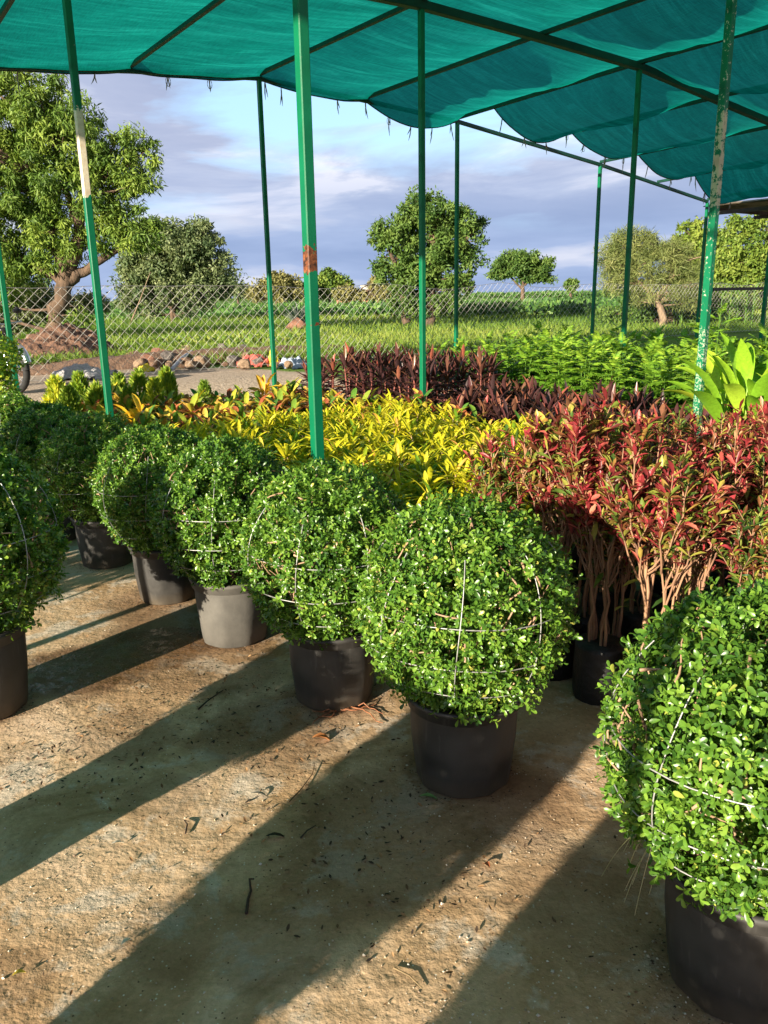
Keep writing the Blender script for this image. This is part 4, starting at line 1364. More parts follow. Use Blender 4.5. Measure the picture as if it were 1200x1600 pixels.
c1, c2 = on_ground(268, 583), on_ground(300, 566)
mb = MB(); mb.tube([c1 + [0, 0, .05], (c1 + c2) / 2 + [0, 0, .16], c2 + [0, 0, .2]], .035, 8)
tag(mb.build('grey_pipe', plain_mat('grey_plastic', (.35, .36, .38), (.25, .26, .28), 5, .5)), 'grey plastic pipe leaning on the stone heap', 'pipe')

# motorcycle half hidden at the left edge
mc = empty('motorcycle', (-5.42, 11.3, gz((-5.42, 11.3))), R(-35))
tag(mc, 'black motorcycle half hidden behind the trailing vine at the left edge', 'motorcycle')
dk = plain_mat('black_enamel', (.02, .02, .024), (.012, .012, .012), 8, .25); rub = plain_mat('black_rubber', (.02, .02, .02), (.012, .012, .012), 30, .8)
chrome = plain_mat('chrome', (.7, .7, .7), (.5, .5, .5), 8, .2, metal=.9)
for s_, x in ((1, .62), (-1, -.62)):
    t = np.linspace(0, 2 * math.pi, 33)
    mb = MB(); mb.tube([(x + .27 * math.cos(a), 0, .31 + .27 * math.sin(a)) for a in t], .045, 10, cap=False); w_ = mb.build('wheel', rub, mc)
    mb = MB(); mb.tube([(x + .22 * math.cos(a), 0, .31 + .22 * math.sin(a)) for a in t], .012, 6, cap=False)
    for k in range(8): mb.tube([(x, 0, .31), (x + .22 * math.cos(k * .785), 0, .31 + .22 * math.sin(k * .785))], .006, 4)
    mb.build('rim', chrome, w_)
    mb = MB(); mb.tube([(x + .34 * math.cos(a), 0, .31 + .34 * math.sin(a)) for a in np.linspace(.3, 2.6, 12)], .05, 8); mb.build('mudguard', chrome if s_ > 0 else dk, mc)
mb = MB(); mb.tube([(.62, .07, .31), (.42, .07, .85)], .022, 8); mb.tube([(.62, -.07, .31), (.42, -.07, .85)], .022, 8); mb.build('fork', chrome, mc)
mb = MB(); mb.tube([(.35, 0, .72), (.2, 0, .78), (0, 0, .76), (-.1, 0, .7)], [.08, .15, .14, .08], 12); mb.build('fuel_tank', dk, mc)
mb = MB(); mb.tube([(-.1, 0, .72), (-.35, 0, .74), (-.65, 0, .78)], [.09, .11, .07], 10); mb.build('seat', rub, mc)
mb = MB(); mb.tube([(.4, -.32, .93), (.38, -.1, .9), (.38, .1, .9), (.4, .32, .93)], .015, 6); mb.build('handlebar', chrome, mc)
mb = MB(); mb.lathe([(.0, -.06), (.06, -.04), (.085, .0), (.085, .03), (0, .045)], 20, (.48, 0, .82)); mb.build('headlight', dk, mc)
for s_ in (-1, 1):
    mb = MB(); mb.tube([(.39, .27 * s_, .93), (.37, .3 * s_, 1.05)], .006, 5); mb.tube([(.36, .3 * s_ - .06, 1.07), (.36, .3 * s_, 1.075), (.36, .3 * s_ + .06, 1.07)], [.02, .045, .02], 8); mb.build('mirror', dk, mc)
mb = MB(); mb.tube([(.05, 0, .25), (.05, 0, .6)], [.16, .13], 10); mb.tube([(.4, 0, .8), (-.1, 0, .4), (-.62, 0, .31)], .025, 6); mb.build('engine', dk, mc)

# ------------------------------------------------------------------ chain link fence
fo = FARLINE + vv * 2.95
fence = empty('chain_link_fence', (fo[0], fo[1], .42))
tag(fence, 'galvanised chain link fence between the gravel yard and the green field', 'fence')
mb = MB()
L0, L1, dgn, fh = -9.0, 24.0, .158, 1.42


def fsag(s_):
    return 1.0 - .05 * abs(math.sin(s_ * .9)) - .02 * math.sin(s_ * 2.3) - .05 * min(1, max(0, s_ / 8))


for sg in (-1, 1):
    for k in range(int((L1 - L0 + fh) / dgn) + 10):
        s0 = L0 - fh + k * dgn
        pts = []
        for q in range(0, 19):
            z = fh * q / 18
            s_ = s0 + z if sg > 0 else s0 + fh - z
            if L0 <= s_ <= L1:
                off = .006 * (1 if (q + k) % 2 else -1) + .03 * math.sin(s_ * .8)
                pts.append((uu[0] * s_ + vv[0] * off, uu[1] * s_ + vv[1] * off, .04 + z * fsag(s_)))
        if len(pts) > 1: mb.tube(pts, .0026, 3, cap=False)
mb.build('wire_mesh', plain_mat('galvanised_mesh', (.52, .50, .46), (.36, .34, .31), 20, .5, metal=.2), fence, smooth=False)
mb = MB()
for hh in (1.0, .02):
    mb.tube([(uu[0] * s_ + vv[0] * .03 * math.sin(s_ * .8), uu[1] * s_ + vv[1] * .03 * math.sin(s_ * .8), .04 + fh * hh * fsag(s_)) for s_ in np.linspace(L0, L1, 120)], .004, 4)
mb.build('line_wire', M['wire'], fence)
for px_ in (8, 489, 932, 1105):       # the few posts stand about six metres apart
    dr_ = ray(px_, 470); bb_ = dr_[0] / dr_[1]
    s_ = float((bb_ * fo[1] - fo[0]) / (uu[0] - bb_ * uu[1]))
    mb = MB(); mb.tube([(uu[0] * s_ + vv[0] * .05, uu[1] * s_ + vv[1] * .05, -.05), (uu[0] * s_ + vv[0] * .05, uu[1] * s_ + vv[1] * .05, 1.55)], .016, 8)
    mb.build('fence_post', plain_mat('weathered_post', (.34, .32, .28), (.2, .18, .16), 10, .8), fence)

# ------------------------------------------------------------------ dark shed at the right
SP = np.array([6.56, 16.80])
shed = empty('metal_shed', (SP[0], SP[1], 0))
tag(shed, 'dark open shed with a corrugated sheet roof beyond the right end of the shade house', 'shed')
dkm = plain_mat('dark_brown_steel', (.05, .035, .028), (.025, .018, .015), 12, .6)


def sp(a, b_, z): return np.array([*(uu * a - vv * b_), z])


rmb = MB()
for i in range(34):
    a0, a1 = -.1 + i * .11, -.1 + (i + 1) * .11
    z0, z1 = (.035 if i % 2 else 0), (.035 if (i + 1) % 2 else 0)
    pts = [sp(a0, -.15, 3.20 + z0), sp(a1, -.15, 3.20 + z1), sp(a1, 5.2, 3.20 + z1), sp(a0, 5.2, 3.20 + z0)]
    rmb.add(pts + [p - [0, 0, .012] for p in pts], [[0, 1, 2, 3], [7, 6, 5, 4], [0, 4, 5, 1], [2, 6, 7, 3]])
rmb.build('roof_sheet', plain_mat('rusty_corrugated_sheet', (.30, .24, .16), (.08, .06, .045), 3, .6), shed, smooth=False)
mb = MB()
for b_ in (.0, 1.7, 3.4, 5.1): mb.beam(sp(-.08, b_, 3.14), sp(3.55, b_, 3.14), .06, .07)
for a in (0.0, 1.7, 3.45): mb.beam(sp(a, -.1, 3.06), sp(a, 5.15, 3.06), .05, .07)
mb.build('roof_frame', dkm, shed, smooth=False)
for a, b_ in ((.0, .0), (.0, 5.0), (3.45, 0), (3.45, 5.0)):
    mb = MB(); q = sp(a, b_, 0); mb.beam(q, q + [0, 0, 3.02], .07, .07, upd=(1, 0, 0)); mb.build('post', dkm, shed, smooth=False)
mb = MB(); mb.beam(sp(.14, -.02, 0), sp(.14, -.02, 2.1), .10, .10, upd=(1, 0, 0)); mb.beam(sp(3.3, .05, 0), sp(3.3, .05, 1.62), .09, .09, upd=(1, 0, 0)); mb.build('brown_post', dkm, shed, smooth=False)
mb = MB(); mb.beam(sp(.14, .05, 1.62), sp(3.5, .05, 1.62), .06, .06); mb.beam(sp(3.45, .1, 1.62), sp(3.45, 5.0, 1.62), .05, .05); mb.beam(sp(3.45, .1, .8), sp(3.45, 5.0, .8), .05, .07)
mb.build('rail', dkm, shed, smooth=False)


# ------------------------------------------------------------------ trees
def tmat(name, a, b_, c, rough=.55, trans=.22):
    return leaf_mat(name, [(0, a), (.45, b_), (1, c)], rough=rough, trans=trans, spec=.25)


M['tree_a'] = tmat('feathery_tree_leaf', (.045, .10, .018), (.12, .20, .03), (.27, .34, .055))
M['tree_b'] = tmat('grey_green_leaf', (.06, .10, .04), (.15, .19, .08), (.30, .33, .15))
M['tree_c'] = tmat('green_tree_leaf', (.03, .075, .016), (.09, .16, .03), (.18, .25, .055))
M['tree_d'] = tmat('olive_acacia_leaf', (.08, .115, .03), (.19, .225, .07), (.35, .35, .13))
M['tree_e'] = tmat('bright_tree_leaf', (.05, .105, .018), (.14, .21, .03), (.28, .33, .06))
M['tree_f'] = tmat('brown_scrub_leaf', (.09, .095, .03), (.19, .18, .06), (.30, .27, .10))


def tree(name, Y, ell, trunk, label, mat, cat='tree', leaf=(.13, .05), n_cl=260, per=110, clr=.35, droop=.3, bark='bark', depth=.8, seed=0, group=None, shell=.35, twigs=True, base_z=.40):
    """ell: crown ellipses (x, y, rx, ry) read off the photograph at distance Y; trunk: polylines (x, y, r_metres)"""
    rs_ = np.random.default_rng(seed)
    sc = Y * math.cos(PITCH) / FPX * 1.04
    b = at(trunk[0][0][0], trunk[0][0][1], Y)
    base = np.array([b[0], b[1], base_z])
    root = empty(name, base)
    tag(root, label, cat, group)
    wts = np.array([rx * ry for _, _, rx, ry in ell], float); wts /= wts.sum()
    cen = []
    for i in rs_.choice(len(ell), n_cl, p=wts):
        x, y, rx, ry = ell[i]
        d = rs_.normal(size=3); d /= np.linalg.norm(d)
        r = 1 - shell * rs_.random() ** 1.5 if rs_.random() < .8 else rs_.random()
        c = at(x, y, Y)
        r *= rs_.uniform(.85, 1.2)
        cen.append(c + np.array([d[0] * rx * sc * r, d[1] * (rx + ry) / 2 * sc * depth * r, d[2] * ry * sc * r]))
    cen = np.array(cen)
    cen[:, 2] = np.maximum(cen[:, 2], base_z + clr * .5)
    lf = MB()
    n = n_cl * per
    k = np.repeat(np.arange(n_cl), per)
    D = rdir(n)
    size = clr * rs_.uniform(.4, 1.35, n_cl)
    P = cen[k] + D * (size[k] * (.35 + .7 * rs_.random(n)))[:, None] * np.array([1, 1, .75])
    A = unit(rdir(n) + D * .5 + np.array([0, 0, -droop]))
    Nn = unit(D * .8 + rdir(n) * .7 + np.array([0, 0, .35]))
    tone = rs_.random(n_cl) * .6
    rn = np.clip(tone[k] + rs_.random(n) * .4 - .05, 0, 1)
    lf.leaves(P - base, A, Nn, leaf[0] * (.6 + .7 * rs_.random(n)), leaf[1] * (.7 + .5 * rs_.random(n)), bend=.5, cols=2, stations=((0, .25), (.45, 1), (1, .15)), rnd=rn)
    lf.build('crown', M[mat], root)
    tb = MB()
    ends = []
    for line in trunk:
        pts = np.array([at(x, y, Y) for x, y, _ in line]); rad = [r for *_, r in line]
        if line is trunk[0]: pts[0][2] = base_z - .05
        t = np.linspace(0, 1, len(pts)); tt = np.linspace(0, 1, len(pts) * 4)
        pp = np.stack([np.interp(tt, t, pts[:, i]) for i in range(3)], -1)
        pp[1:-1] += rs_.normal(size=(len(tt) - 2, 3)) * np.interp(tt, t, rad)[1:-1, None] * .18
        tb.tube(pp - base, np.interp(tt, t, rad), 9)
        ends.append(pp)
    allp = np.concatenate(ends)
    if twigs:
        for c in cen[rs_.choice(n_cl, min(n_cl, 130), replace=False)]:
            d = np.linalg.norm(allp - c, axis=1) + (allp[:, 2] > c[2]) * .8
            s_ = allp[np.argmin(d)]
            mid = (s_ + c) / 2 + rs_.normal(size=3) * .12 + [0, 0, -.05 * np.linalg.norm(c - s_)]
            pts = [(1 - t) ** 2 * s_ + 2 * t * (1 - t) * mid + t * t * c for t in np.linspace(0, 1, 7)]
            L = np.linalg.norm(c - s_)
            tb.tube(np.array(pts) - base, np.linspace(.012 + .022 * L, .008, 7), 5)
    tb.build('trunk', M[bark], root)
    return root


tree('large_tree', 23.5, [(-60, 250, 90, 120), (15, 170, 75, 55), (65, 150, 45, 40), (95, 210, 70, 50), (165, 230, 45, 35), (205, 245, 38, 45), (60, 290, 70, 60), (140, 290, 55, 40), (205, 300, 40, 28),
                         (25, 370, 60, 45), (165, 350, 45, 30), (215, 345, 28, 16), (60, 400, 45, 30), (195, 375, 40, 22), (110, 350, 60, 40), (40, 330, 60, 50), (115, 490, 28, 12), (-20, 430, 60, 50)],
     [[(78, 540, .29), (90, 490, .24), (104, 440, .22), (100, 400, .2), (80, 380, .2), (72, 330, .14), (60, 270, .08)],
      [(102, 430, .2), (125, 370, .17), (118, 330, .13), (150, 280, .08)], [(104, 440, .18), (130, 425, .14), (175, 395, .09), (215, 372, .05)],
      [(97, 440, .12), (60, 418, .09), (20, 395, .06)], [(118, 340, .1), (100, 290, .08), (95, 230, .05)]],
     'large feathery green tree with a leaning brown trunk behind the dirt mound', 'tree_a', leaf=(.15, .04), n_cl=700, per=130, clr=.35, droop=.8, seed=1)
tree('bushy_tree', 44, [(262, 400, 55, 48), (310, 400, 50, 45), (225, 420, 35, 45), (340, 440, 28, 30), (275, 455, 60, 35), (215, 465, 30, 25), (300, 370, 35, 22), (245, 370, 30, 20)],
     [[(268, 500, .14), (270, 460, .11), (260, 410, .07)], [(268, 490, .1), (300, 440, .08), (310, 400, .05)], [(275, 495, .08), (240, 440, .05)]],
     'dense grey-green bushy tree reaching the ground right of the large tree', 'tree_b', leaf=(.2, .09), n_cl=420, per=110, clr=.5, droop=.2, seed=2)
tree('green_tree', 30, [(672, 345, 52, 40), (712, 360, 42, 38), (640, 380, 42, 42), (600, 375, 26, 24), (725, 400, 34, 30), (680, 410, 55, 40), (630, 430, 42, 30), (705, 445, 45, 25), (650, 465, 50, 22), (598, 425, 22, 16), (660, 320, 30, 20), (748, 350, 15, 14), (640, 482, 34, 14), (692, 480, 34, 16)],
     [[(672, 512, .2), (672, 470, .17), (676, 420, .13), (680, 370, .08)], [(636, 505, .16), (632, 470, .13), (622, 420, .09), (605, 385, .05)], [(674, 440, .1), (715, 390, .07), (745, 355, .04)]],
     'rounded green tree standing alone in the middle of the field', 'tree_c', leaf=(.13, .065), n_cl=400, per=100, clr=.28, droop=.1, seed=3, shell=.8)
tree('umbrella_tree', 105, [(815, 402, 34, 9), (788, 412, 26, 8), (846, 412, 20, 9), (815, 420, 46, 8), (843, 430, 24, 9), (782, 428, 18, 6), (825, 436, 14, 6)],
     [[(817, 470, .3), (817, 448, .24), (815, 425, .16)], [(816, 452, .15), (795, 430, .1), (782, 418, .06)], [(817, 447, .15), (842, 428, .1), (850, 415, .06)]],
     'flat topped umbrella shaped tree in the distance right of the rounded tree', 'tree_c', leaf=(.38, .18), n_cl=330, per=60, clr=.58, droop=0, shell=.9, seed=4)
tree('round_tree', 170, [(892, 446, 9, 8)], [[(892, 460, .3), (892, 452, .2)]], 'small round tree far away on the horizon', 'tree_c', leaf=(.6, .35), n_cl=40, per=50, clr=.5, seed=5)
tree('acacia_tree', 26, [(985, 390, 45, 25), (1030, 400, 50, 28), (1070, 415, 35, 28), (1000, 420, 45, 26), (1050, 445, 45, 24), (970, 410, 30, 20), (1075, 455, 25, 16), (1010, 445, 30, 14), (990, 375, 32, 14), (962, 438, 26, 16), (1065, 468, 34, 14), (1000, 462, 26, 12)],
     [[(1041, 515, .13), (1034, 485, .11), (1026, 465, .09), (1008, 450, .06), (975, 420, .05)], [(1026, 465, .12), (1045, 445, .1), (1053, 420, .07), (1040, 390, .04)], [(1032, 480, .08), (1040, 460, .06), (1060, 450, .04)]],
     'dry olive brown acacia with bare pale limbs at the right', 'tree_d', leaf=(.20, .018), n_cl=330, per=80, clr=.24, droop=.0, bark='palebark', seed=6, shell=.5)
tree('leafy_tree', 44, [(1090, 375, 30, 28), (1075, 400, 40, 30), (1110, 400, 35, 35), (1060, 380, 20, 12), (1100, 440, 45, 30)], [[(1090, 500, .2), (1090, 440, .15), (1092, 390, .08)]],
     'bright green leafy tree behind the dry acacia', 'tree_e', leaf=(.22, .1), n_cl=230, per=80, clr=.38, seed=7, shell=.8)
tree('airy_tree', 40, [(1150, 370, 24, 18), (1170, 350, 30, 18), (1160, 400, 45, 25), (1145, 430, 40, 22), (1190, 420, 35, 30), (1210, 380, 30, 40), (1160, 460, 50, 20), (1230, 440, 40, 50)],
     [[(1165, 510, .2), (1165, 450, .15), (1150, 400, .08), (1150, 370, .05)], [(1165, 460, .12), (1190, 420, .08), (1200, 370, .05)]],
     'airy light green tree seen under the shed roof at the right edge', 'tree_e', leaf=(.2, .09), n_cl=210, per=85, clr=.42, seed=8, shell=.6)
tree('dark_bush', 28, [(1000, 490, 32, 24), (965, 497, 20, 12), (1075, 492, 26, 20), (1100, 480, 30, 25), (1130, 490, 40, 22)], [[(1005, 515, .06), (1005, 490, .04)]],
     'dark low bushes under the dry acacia', 'tree_c', 'bush', leaf=(.14, .07), n_cl=150, per=100, clr=.3, seed=9)
tree('scrub_tree', 95, [(432, 447, 24, 18), (455, 452, 22, 12), (408, 456, 22, 10), (440, 440, 20, 10)], [[(432, 475, .2), (432, 450, .1)]], 'brownish scrubby tree at the far edge of the field, left of the near post', 'tree_f', leaf=(.4, .2), n_cl=130, per=70, clr=.65, seed=10)
tree('far_green_tree', 100, [(515, 440, 16, 16), (500, 452, 16, 10), (540, 452, 14, 12), (528, 440, 12, 10), (470, 450, 12, 7)], [[(515, 475, .2), (515, 450, .1)]], 'green tree at the far edge of the field just right of the near post', 'tree_e', leaf=(.4, .22), n_cl=130, per=70, clr=.6, seed=11)
tree('brown_scrub', 90, [(540, 458, 18, 8), (590, 452, 14, 14), (605, 458, 20, 8), (560, 462, 12, 4)], [[(545, 475, .12), (545, 462, .08)]], 'brown scrub beside the small white house', 'tree_f', 'bush', leaf=(.4, .2), n_cl=90, per=70, clr=.5, seed=12)
tree('pale_far_tree', 110, [(375, 452, 14, 9), (352, 455, 10, 6), (392, 458, 10, 6)], [[(372, 472, .2), (372, 458, .1)]], 'pale silvery tree far off right of the bushy tree', 'tree_b', leaf=(.4, .2), n_cl=70, per=60, clr=.55, seed=13)
tree('silver_shrub', 26, [(30, 450, 40, 28), (60, 480, 45, 22), (5, 490, 40, 25), (140, 475, 25, 18)], [[(30, 540, .06), (30, 480, .04)]], 'silvery grey shrub in the shade left of the large tree trunk', 'tree_b', 'shrub', leaf=(.12, .05), n_cl=190, per=100, clr=.3, seed=14)
tree('far_bush', 130, [(955, 455, 12, 6)], [[(955, 468, .1), (955, 460, .08)]], 'small bush on the horizon left of the dry acacia', 'tree_c', 'bush', leaf=(.5, .25), n_cl=30, per=50, clr=.5, seed=15)

# leaning dry pole beside the bushy tree
mb = MB(); a_, b_ = at(202, 500, 42), at(235, 425, 42); a_[2] = .4
mb.tube([a_, (a_ + b_) / 2 + [.03, 0, 0], b_], [.04, .03, .015], 6)
tag(mb.build('leaning_pole', M['palebark']), 'pale bare pole leaning against the grey-green bushy tree', 'pole')

# agave
ag = empty('agave', on_ground(467, 510)); tag(ag, 'grey spiky agave out in the grass beyond the fence', 'agave')
n = 40; ph = np.arange(n) * 2.4; el = rng.uniform(.3, 1.45, n)
A = np.stack([np.cos(ph) * np.cos(el), np.sin(ph) * np.cos(el), np.sin(el)], -1)
mb = MB(); mb.leaves(np.tile([0, 0, .0], (n, 1)), A, np.stack([-np.cos(ph) * np.sin(el), -np.sin(ph) * np.sin(el), np.cos(el)], -1), rng.uniform(.7, 1.25, n), .09, bend=.2, fold=.5, stations=((0, .8), (.4, 1), (.8, .5), (1, .05)))
mb.build('leaves', leaf_mat('agave_leaf', [(0, (.16, .20, .16)), (1, (.36, .40, .33))], trans=.05), ag)

# small white house far off
hs = empty('white_house', at(578, 466, 130)); hs.location.z = .4
tag(hs, 'small white house with a low red wall far off between the trees', 'house')
mb = MB(); mb.beam((-1.2, 0, 1.3), (3.2, 0, 1.3), 4, 2.6); hw_ = mb.build('wall', plain_mat('white_plaster', (.75, .72, .68), (.6, .57, .52), 2, .9), hs, smooth=False)
mb = MB(); mb.beam((-1.4, 0, 2.72), (3.4, 0, 2.72), 4.5, .22); mb.build('roof', plain_mat('grey_roof', (.5, .48, .45), (.35, .33, .3), 2, .8), hs, smooth=False)
mb = MB(); mb.beam((0, -2.06, 1.5), (.9, -2.06, 1.5), .06, .9); mb.beam((1.9, -2.06, 1.0), (2.7, -2.06, 1.0), .06, 1.9); mb.build('window', plain_mat('dark_glass', (.04, .05, .06), None, 3, .2), hs, smooth=False)
mb = MB(); mb.beam((-5, -4, .6), (2.5, -4, .6), .3, 1.2); mb.build('low_wall', plain_mat('red_brick', (.38, .17, .10), (.25, .1, .07), 4, .9), hs, smooth=False)


# ------------------------------------------------------------------ field
def field_leaves(name, n, wlo, whi, blo, bhi, h, L, Wd, mat, zrow=None, up=1.0, bearing=None, seed=0):
    """n leaves on the ground at distances Y wlo..whi and bearings blo..bhi"""
    rs_ = np.random.default_rng(seed)
    t = rs_.random(n)
    Y = 1 / (1 / wlo + t * (1 / whi - 1 / wlo))
    X = Y * rs_.uniform(blo, bhi, n)
    w = (X - FARLINE[0]) * vv[0] + (Y - FARLINE[1]) * vv[1]
    us__ = (X - FARLINE[0]) * uu[0] + (Y - FARLINE[1]) * uu[1]
    ok = w > np.where(us__ < 3.2, 6.6, np.maximum(3.2, 6.6 - 2.2 * (us__ - 3.2)))
    X, Y = X[ok], Y[ok]
    k = len(X)
    sc = Y / wlo
    hh = h * rs_.random(k)
    if zrow is not None:
        row = .5 + .5 * np.sin(Y * zrow + .15 * X)
        keep = rs_.random(k) < .25 + .75 * row
        X, Y, sc, hh = X[keep], Y[keep], sc[keep], (hh * (.4 + row))[keep]; k = len(X)
    z = .42 + .02
    P = np.stack([X, Y, z + hh], -1)
    A = rs_.normal(size=(k, 3)); A[:, 2] = np.abs(A[:, 2]) * up + .2; A = unit(A)
    mb = MB()
    patch = wob(P * [1, .5, 0], .35, seed)
    mb.leaves(P, A, rs_.normal(size=(k, 3)) + [0, 0, .5], L * np.sqrt(sc) * (.6 + .7 * rs_.random(k)), Wd * np.sqrt(sc), bend=.6, cols=2, stations=((0, .6), (.5, 1), (1, .1)),
              rnd=np.clip(.45 + .28 * patch + rs_.normal(size=k) * .15, 0, 1))
    return mb.build(name, mat)


M['grassb'] = leaf_mat('grass_blade', [(0, (.065, .135, .02)), (.5, (.16, .245, .035)), (1, (.34, .37, .08))], rough=.6, trans=.3, spec=.2)
M['crop'] = leaf_mat('crop_leaf', [(0, (.03, .09, .02)), (.5, (.075, .17, .035)), (1, (.17, .28, .06))], rough=.5, trans=.25, spec=.3)
tag(field_leaves('meadow_grass', 60000, 15, 55, -.62, .62, .10, .16, .018, M['grassb'], up=2, seed=1), 'green meadow grass beyond the chain link fence', 'grass', kind='stuff')
tag(field_leaves('crop_plants', 50000, 50, 160, -.55, .6, .30, .20, .12, M['crop'], zrow=.9, seed=2), 'rows of green crop plants in the far field', 'crop', kind='stuff')


def strip(name, x0, y0, x1, y1, width, h, n, L, mat, label, cat, seed, kind='stuff'):
    rs_ = np.random.default_rng(seed)
    a, b_ = on_ground(x0, y0), on_ground(x1, y1)
    t = rs_.random(n)[:, None]
    P = a + (b_ - a) * t
    P[:, 1] += rs_.normal(size=n) * width
    hz = h * (1 + .25 * wob(P, .6, seed)) * np.sqrt(rs_.random(n))
    P[:, 2] = .42 + hz
    A = unit(rs_.normal(size=(n, 3)) + [0, 0, .5])
    mb = MB(); mb.leaves(P, A, rs_.normal(size=(n, 3)) + [0, -.3, .4], L * (.6 + .7 * rs_.random(n)), L * .5, bend=.5, cols=2, stations=((0, .4), (.5, 1), (1, .1)))
    tag(mb.build(name, mat), label, cat, kind=kind)


strip('bean_rows', 545, 497, 905, 494, 1.4, .62, 7000, .3, M['crop'], 'dark bushy rows of beans across the field behind the rounded tree', 'crop', 5)
strip('bean_rows', 290, 489, 545, 487, 1.2, .5, 4500, .3, M['crop'], 'dark bushy row of beans crossing the field left of the near post', 'crop', 6)
strip('far_hedge', 735, 466, 1000, 464, 6, 1.3, 5000, .7, M['crop'], 'low hedge and vineyard rows along the far edge of the field', 'hedge', 7)
strip('far_hedge', 330, 470, 640, 468, 6, 1.2, 5000, .8, M['tree_c'], 'low dark hedge along the far left edge of the field', 'hedge', 8)
strip('tall_weeds', 250, 545, 480, 540, .6, .22, 2600, .12, M['grassb'], 'tall weeds just behind the stone heap', 'weeds', 9)

# maize by the shed
M['maize'] = leaf_mat('maize_leaf', [(0, (.05, .14, .02)), (.6, (.14, .28, .04)), (1, (.30, .40, .08))], trans=.3)
mz = None
spots = [(1052, 512), (1064, 513), (1076, 511), (1088, 513), (1100, 512), (1060, 508), (1072, 509), (1085, 508), (1124, 514), (1138, 513), (1150, 512), (1163, 513), (1174, 512), (1132, 509), (1145, 509), (1158, 508), (1112, 510)]
for i, (x, y) in enumerate(spots):
    if mz is None:
        mz = empty('maize_plant')
        mb = MB(); mb.tube([(0, 0, 0), (0, 0, 1.1)], [.02, .01], 5); mb.build('stalk', M['maize'], mz)
        n = 16; ph = np.arange(n) * 3.3; el = rng.uniform(.7, 1.2, n); A = np.stack([np.cos(ph) * np.cos(el), np.sin(ph) * np.cos(el), np.sin(el)], -1)
        mb = MB(); mb.leaves(np.stack([0 * ph, 0 * ph, np.linspace(.1, 1.0, n)], -1), A, np.stack([-np.cos(ph) * np.sin(el), -np.sin(ph) * np.sin(el), np.cos(el)], -1), .6, .06, bend=1.6, stations=((0, .6), (.3, 1), (.6, .9), (.85, .5), (1, .05)))
        mb.build('leaves', M['maize'], mz); o = mz
    else:
        o = copy_tree(mz)
    p = on_ground(x, y); o.location = (p[0], p[1], .42); o.rotation_euler = (0, 0, i * 1.7); s_ = random.uniform(.85, 1.15); o.scale = (s_, s_, s_)
    tag(o, 'maize plant in the clump between the shed posts' if x > 1115 else 'maize plant in the clump under the dry acacia', 'maize', 'maize plants by the dark shed')


# ------------------------------------------------------------------ small things on the concrete
def aisle_pts(n, rs_):
    """random points on the open floor in front of the rows"""
    x = rs_.uniform(-40, 1240, n); y = 820 + (1 - rs_.random(n) ** 1.15) * 800
    out = []
    for a, b_ in zip(x, y):
        d = ray(a, b_); t = -CAM_H / d[2]; p = np.array([0, 0, CAM_H]) + t * d
        out.append(p)
    return np.array(out)


rs = np.random.default_rng(11)
P = aisle_pts(5000, rs)
dens = wob(P, 2.6, 3)
keep = rs.random(len(P)) < np.clip(.35 + .5 * dens, .08, 1)
P = P[keep]
mb = MB()
octv = np.array([(1, 0, 0), (-1, 0, 0), (0, 1, 0), (0, -1, 0), (0, 0, 1), (0, 0, -1)], float)
octf = [[0, 2, 4], [2, 1, 4], [1, 3, 4], [3, 0, 4], [2, 0, 5], [1, 2, 5], [3, 1, 5], [0, 3, 5]]
for p in P:
    s_ = rs.uniform(.0012, .0042) * (1.6 if rs.random() < .06 else 1)
    a = rs.random() * 3; rot = np.array([[math.cos(a), -math.sin(a), 0], [math.sin(a), math.cos(a), 0], [0, 0, 1]])
    mb.add((octv * rs.uniform(.6, 1.2, (6, 1)) * s_ * [1, 1, .7]) @ rot.T + [p[0], p[1], s_ * .35], octf, rnd=rs.random())
grit = leaf_mat('grit', [(0, (.22, .15, .10)), (.5, (.45, .36, .25)), (1, (.62, .56, .47))], trans=.0, rough=.9)
tag(mb.build('grit', grit, smooth=False), 'loose grit scattered on the concrete', 'grit', kind='stuff')

P = np.concatenate([aisle_pts(3000, rs), np.stack([rs.normal(size=3600) * .26, rs.normal(size=3600) * .26, np.zeros(3600)], -1)
                    + np.array([(-1.15, 2.65, 0), (-.85, 3.0, 0), (-.45, 2.75, 0), (-.55, 3.3, 0), (-.05, 2.15, 0), (-1.3, 2.45, 0)])[rs.integers(0, 6, 3600)]])
d1 = wob(P, 2.1, 6)
near = np.min([np.linalg.norm(P[:, :2] - np.array(c), axis=1) for c in ((-.3, 2.6), (-.7, 3.2), (.1, 2.1), (-1.1, 3.6), (.2, 2.05), (-.6, 2.5), (-1.3, 2.6))], axis=0)
keep = rs.random(len(P)) < np.clip(.8 - near * 1.7 + .35 * d1, .01, .55)
P = P[keep]; n = len(P)
ph = rs.random(n) * 6.28
A = np.stack([np.cos(ph), np.sin(ph), rs.normal(size=n) * .12], -1)
mb = MB(); L = .004 + .018 * rs.random(n) ** 2.5
mb.leaves(P + [0, 0, .004], A, np.tile([0, 0, 1.0], (n, 1)) + rs.normal(size=(n, 3)) * .25, L, L * .45, bend=-.5, fold=.2, stations=((0, .2), (.4, 1), (.8, .7), (1, .1)), rnd=rs.random(n))
tag(mb.build('leaf_litter', leaf_mat('dead_leaf', [(0, (.02, .014, .01)), (.5, (.07, .04, .02)), (.8, (.20, .10, .04)), (1, (.38, .22, .10))], trans=.0, rough=.8)), 'tiny dead leaves scattered on the concrete', 'leaf litter', kind='stuff')


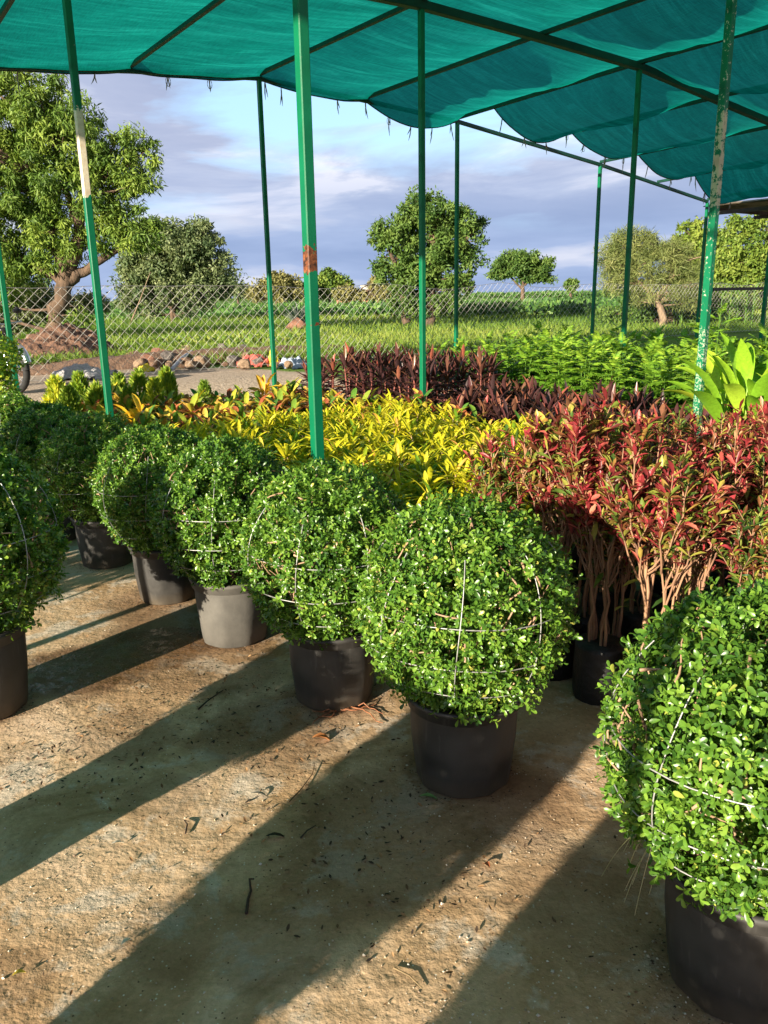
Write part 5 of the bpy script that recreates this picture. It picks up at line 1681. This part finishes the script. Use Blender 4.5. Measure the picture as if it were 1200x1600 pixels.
# crumbs of soil washed out round the pots
rs = np.random.default_rng(31)
mb = MB()
for (bx, by) in ((.258, 2.46), (-.222, 3.05), (-.74, 3.67), (-1.21, 4.24), (-1.66, 2.99), (.83, 1.59), (-1.75, 4.86)):
    for i in range(230):
        a = rs.uniform(0, 6.28); r_ = .158 + abs(rs.normal()) * .05 * (1.6 if math.sin(a * 2 + bx * 9) > .3 else .6)
        s_ = rs.uniform(.001, .0042)
        mb.add(octv * s_ * rs.uniform(.6, 1.2, (6, 1)) * [1.3, 1, .6] + [bx + r_ * math.cos(a), by + r_ * math.sin(a), s_ * .3], octf, rnd=rs.random())
tag(mb.build('spilled_soil', leaf_mat('soil_crumb', [(0, (.02, .012, .008)), (.6, (.07, .04, .022)), (1, (.20, .10, .045))], trans=0, rough=.9), smooth=False), 'dark soil crumbs spilled round the feet of the pots', 'soil', kind='stuff')


def dead_leaf(px, py, L, W, rot, col, label, name='fallen_leaf', bend=.9):
    p = on_ground(px, py, 0.0)
    mb = MB()
    mb.leaves(np.array([[0, 0, .012]]), np.array([[math.cos(rot), math.sin(rot), .12]]), np.array([[0, 0.1, 1.0]]), L, W, bend=bend, fold=.35,
              stations=((0, .06), (.15, .5), (.4, 1), (.65, .9), (.85, .5), (1, .04)))
    tag(mb.build(name, leaf_mat(name, [(0, col), (1, tuple(min(1, c * 1.3) for c in col))], trans=.1), loc=(p[0], p[1], .002)), label, 'leaf')


dead_leaf(488, 1158, .075, .034, .2, (.42, .17, .06), 'orange-brown dead leaf lying among the roots')
dead_leaf(655, 1250, .07, .02, .1, (.16, .30, .10), 'green leaf lying at the foot of the front black pot')
dead_leaf(415, 1313, .07, .016, .3, (.03, .02, .015), 'black curled leaf in the middle of the concrete')
dead_leaf(392, 1245, .06, .014, .1, (.20, .19, .17), 'grey narrow leaf in the sunlit strip')
dead_leaf(190, 1484, .04, .014, 1.1, (.55, .52, .48), 'pale narrow leaf at the lower left')
dead_leaf(765, 1362, .035, .018, 2.0, (.28, .09, .04), 'small red-brown leaf right of the middle')
dead_leaf(20, 1532, .035, .014, .7, (.55, .40, .05), 'small yellow leaf at the lower left corner')
dead_leaf(175, 1325, .04, .012, .6, (.5, .46, .4), 'pale narrow leaf in the sunlit strip at the left')


def twig(pix, r, label, col=(.05, .03, .02)):
    pts = [on_ground(x, y, 0.0) + [0, 0, .006 + .004 * (i % 2)] for i, (x, y) in enumerate(pix)]
    c = np.mean(pts, 0); c[2] = 0
    mb = MB(); mb.tube(np.array(pts) - c, np.linspace(r, r * .5, len(pts)), 5)
    tag(mb.build('twig', plain_mat('dark_twig', col, None, 30, .8), loc=c), label, 'twig', 'twigs on the concrete')


twig([(385, 1430), (388, 1410), (392, 1395), (390, 1378), (397, 1376)], .005, 'short black twig standing out in the shaded strip')
twig([(310, 1110), (325, 1098), (349, 1080)], .004, 'straight dark twig in the shade left of the middle pots')
twig([(290, 1305), (293, 1292), (288, 1284), (296, 1288)], .003, 'small forked dark twig in the sunlit strip')
twig([(470, 1312), (480, 1302), (494, 1292)], .003, 'thin dark twig right of the black curled leaf')
twig([(452, 1255), (470, 1238), (488, 1212), (492, 1196)], .0025, 'long thin curved straw below the roots', (.16, .10, .05))
twig([(615, 1515), (640, 1530), (660, 1548)], .0025, 'thin straw at the bottom middle', (.2, .14, .07))
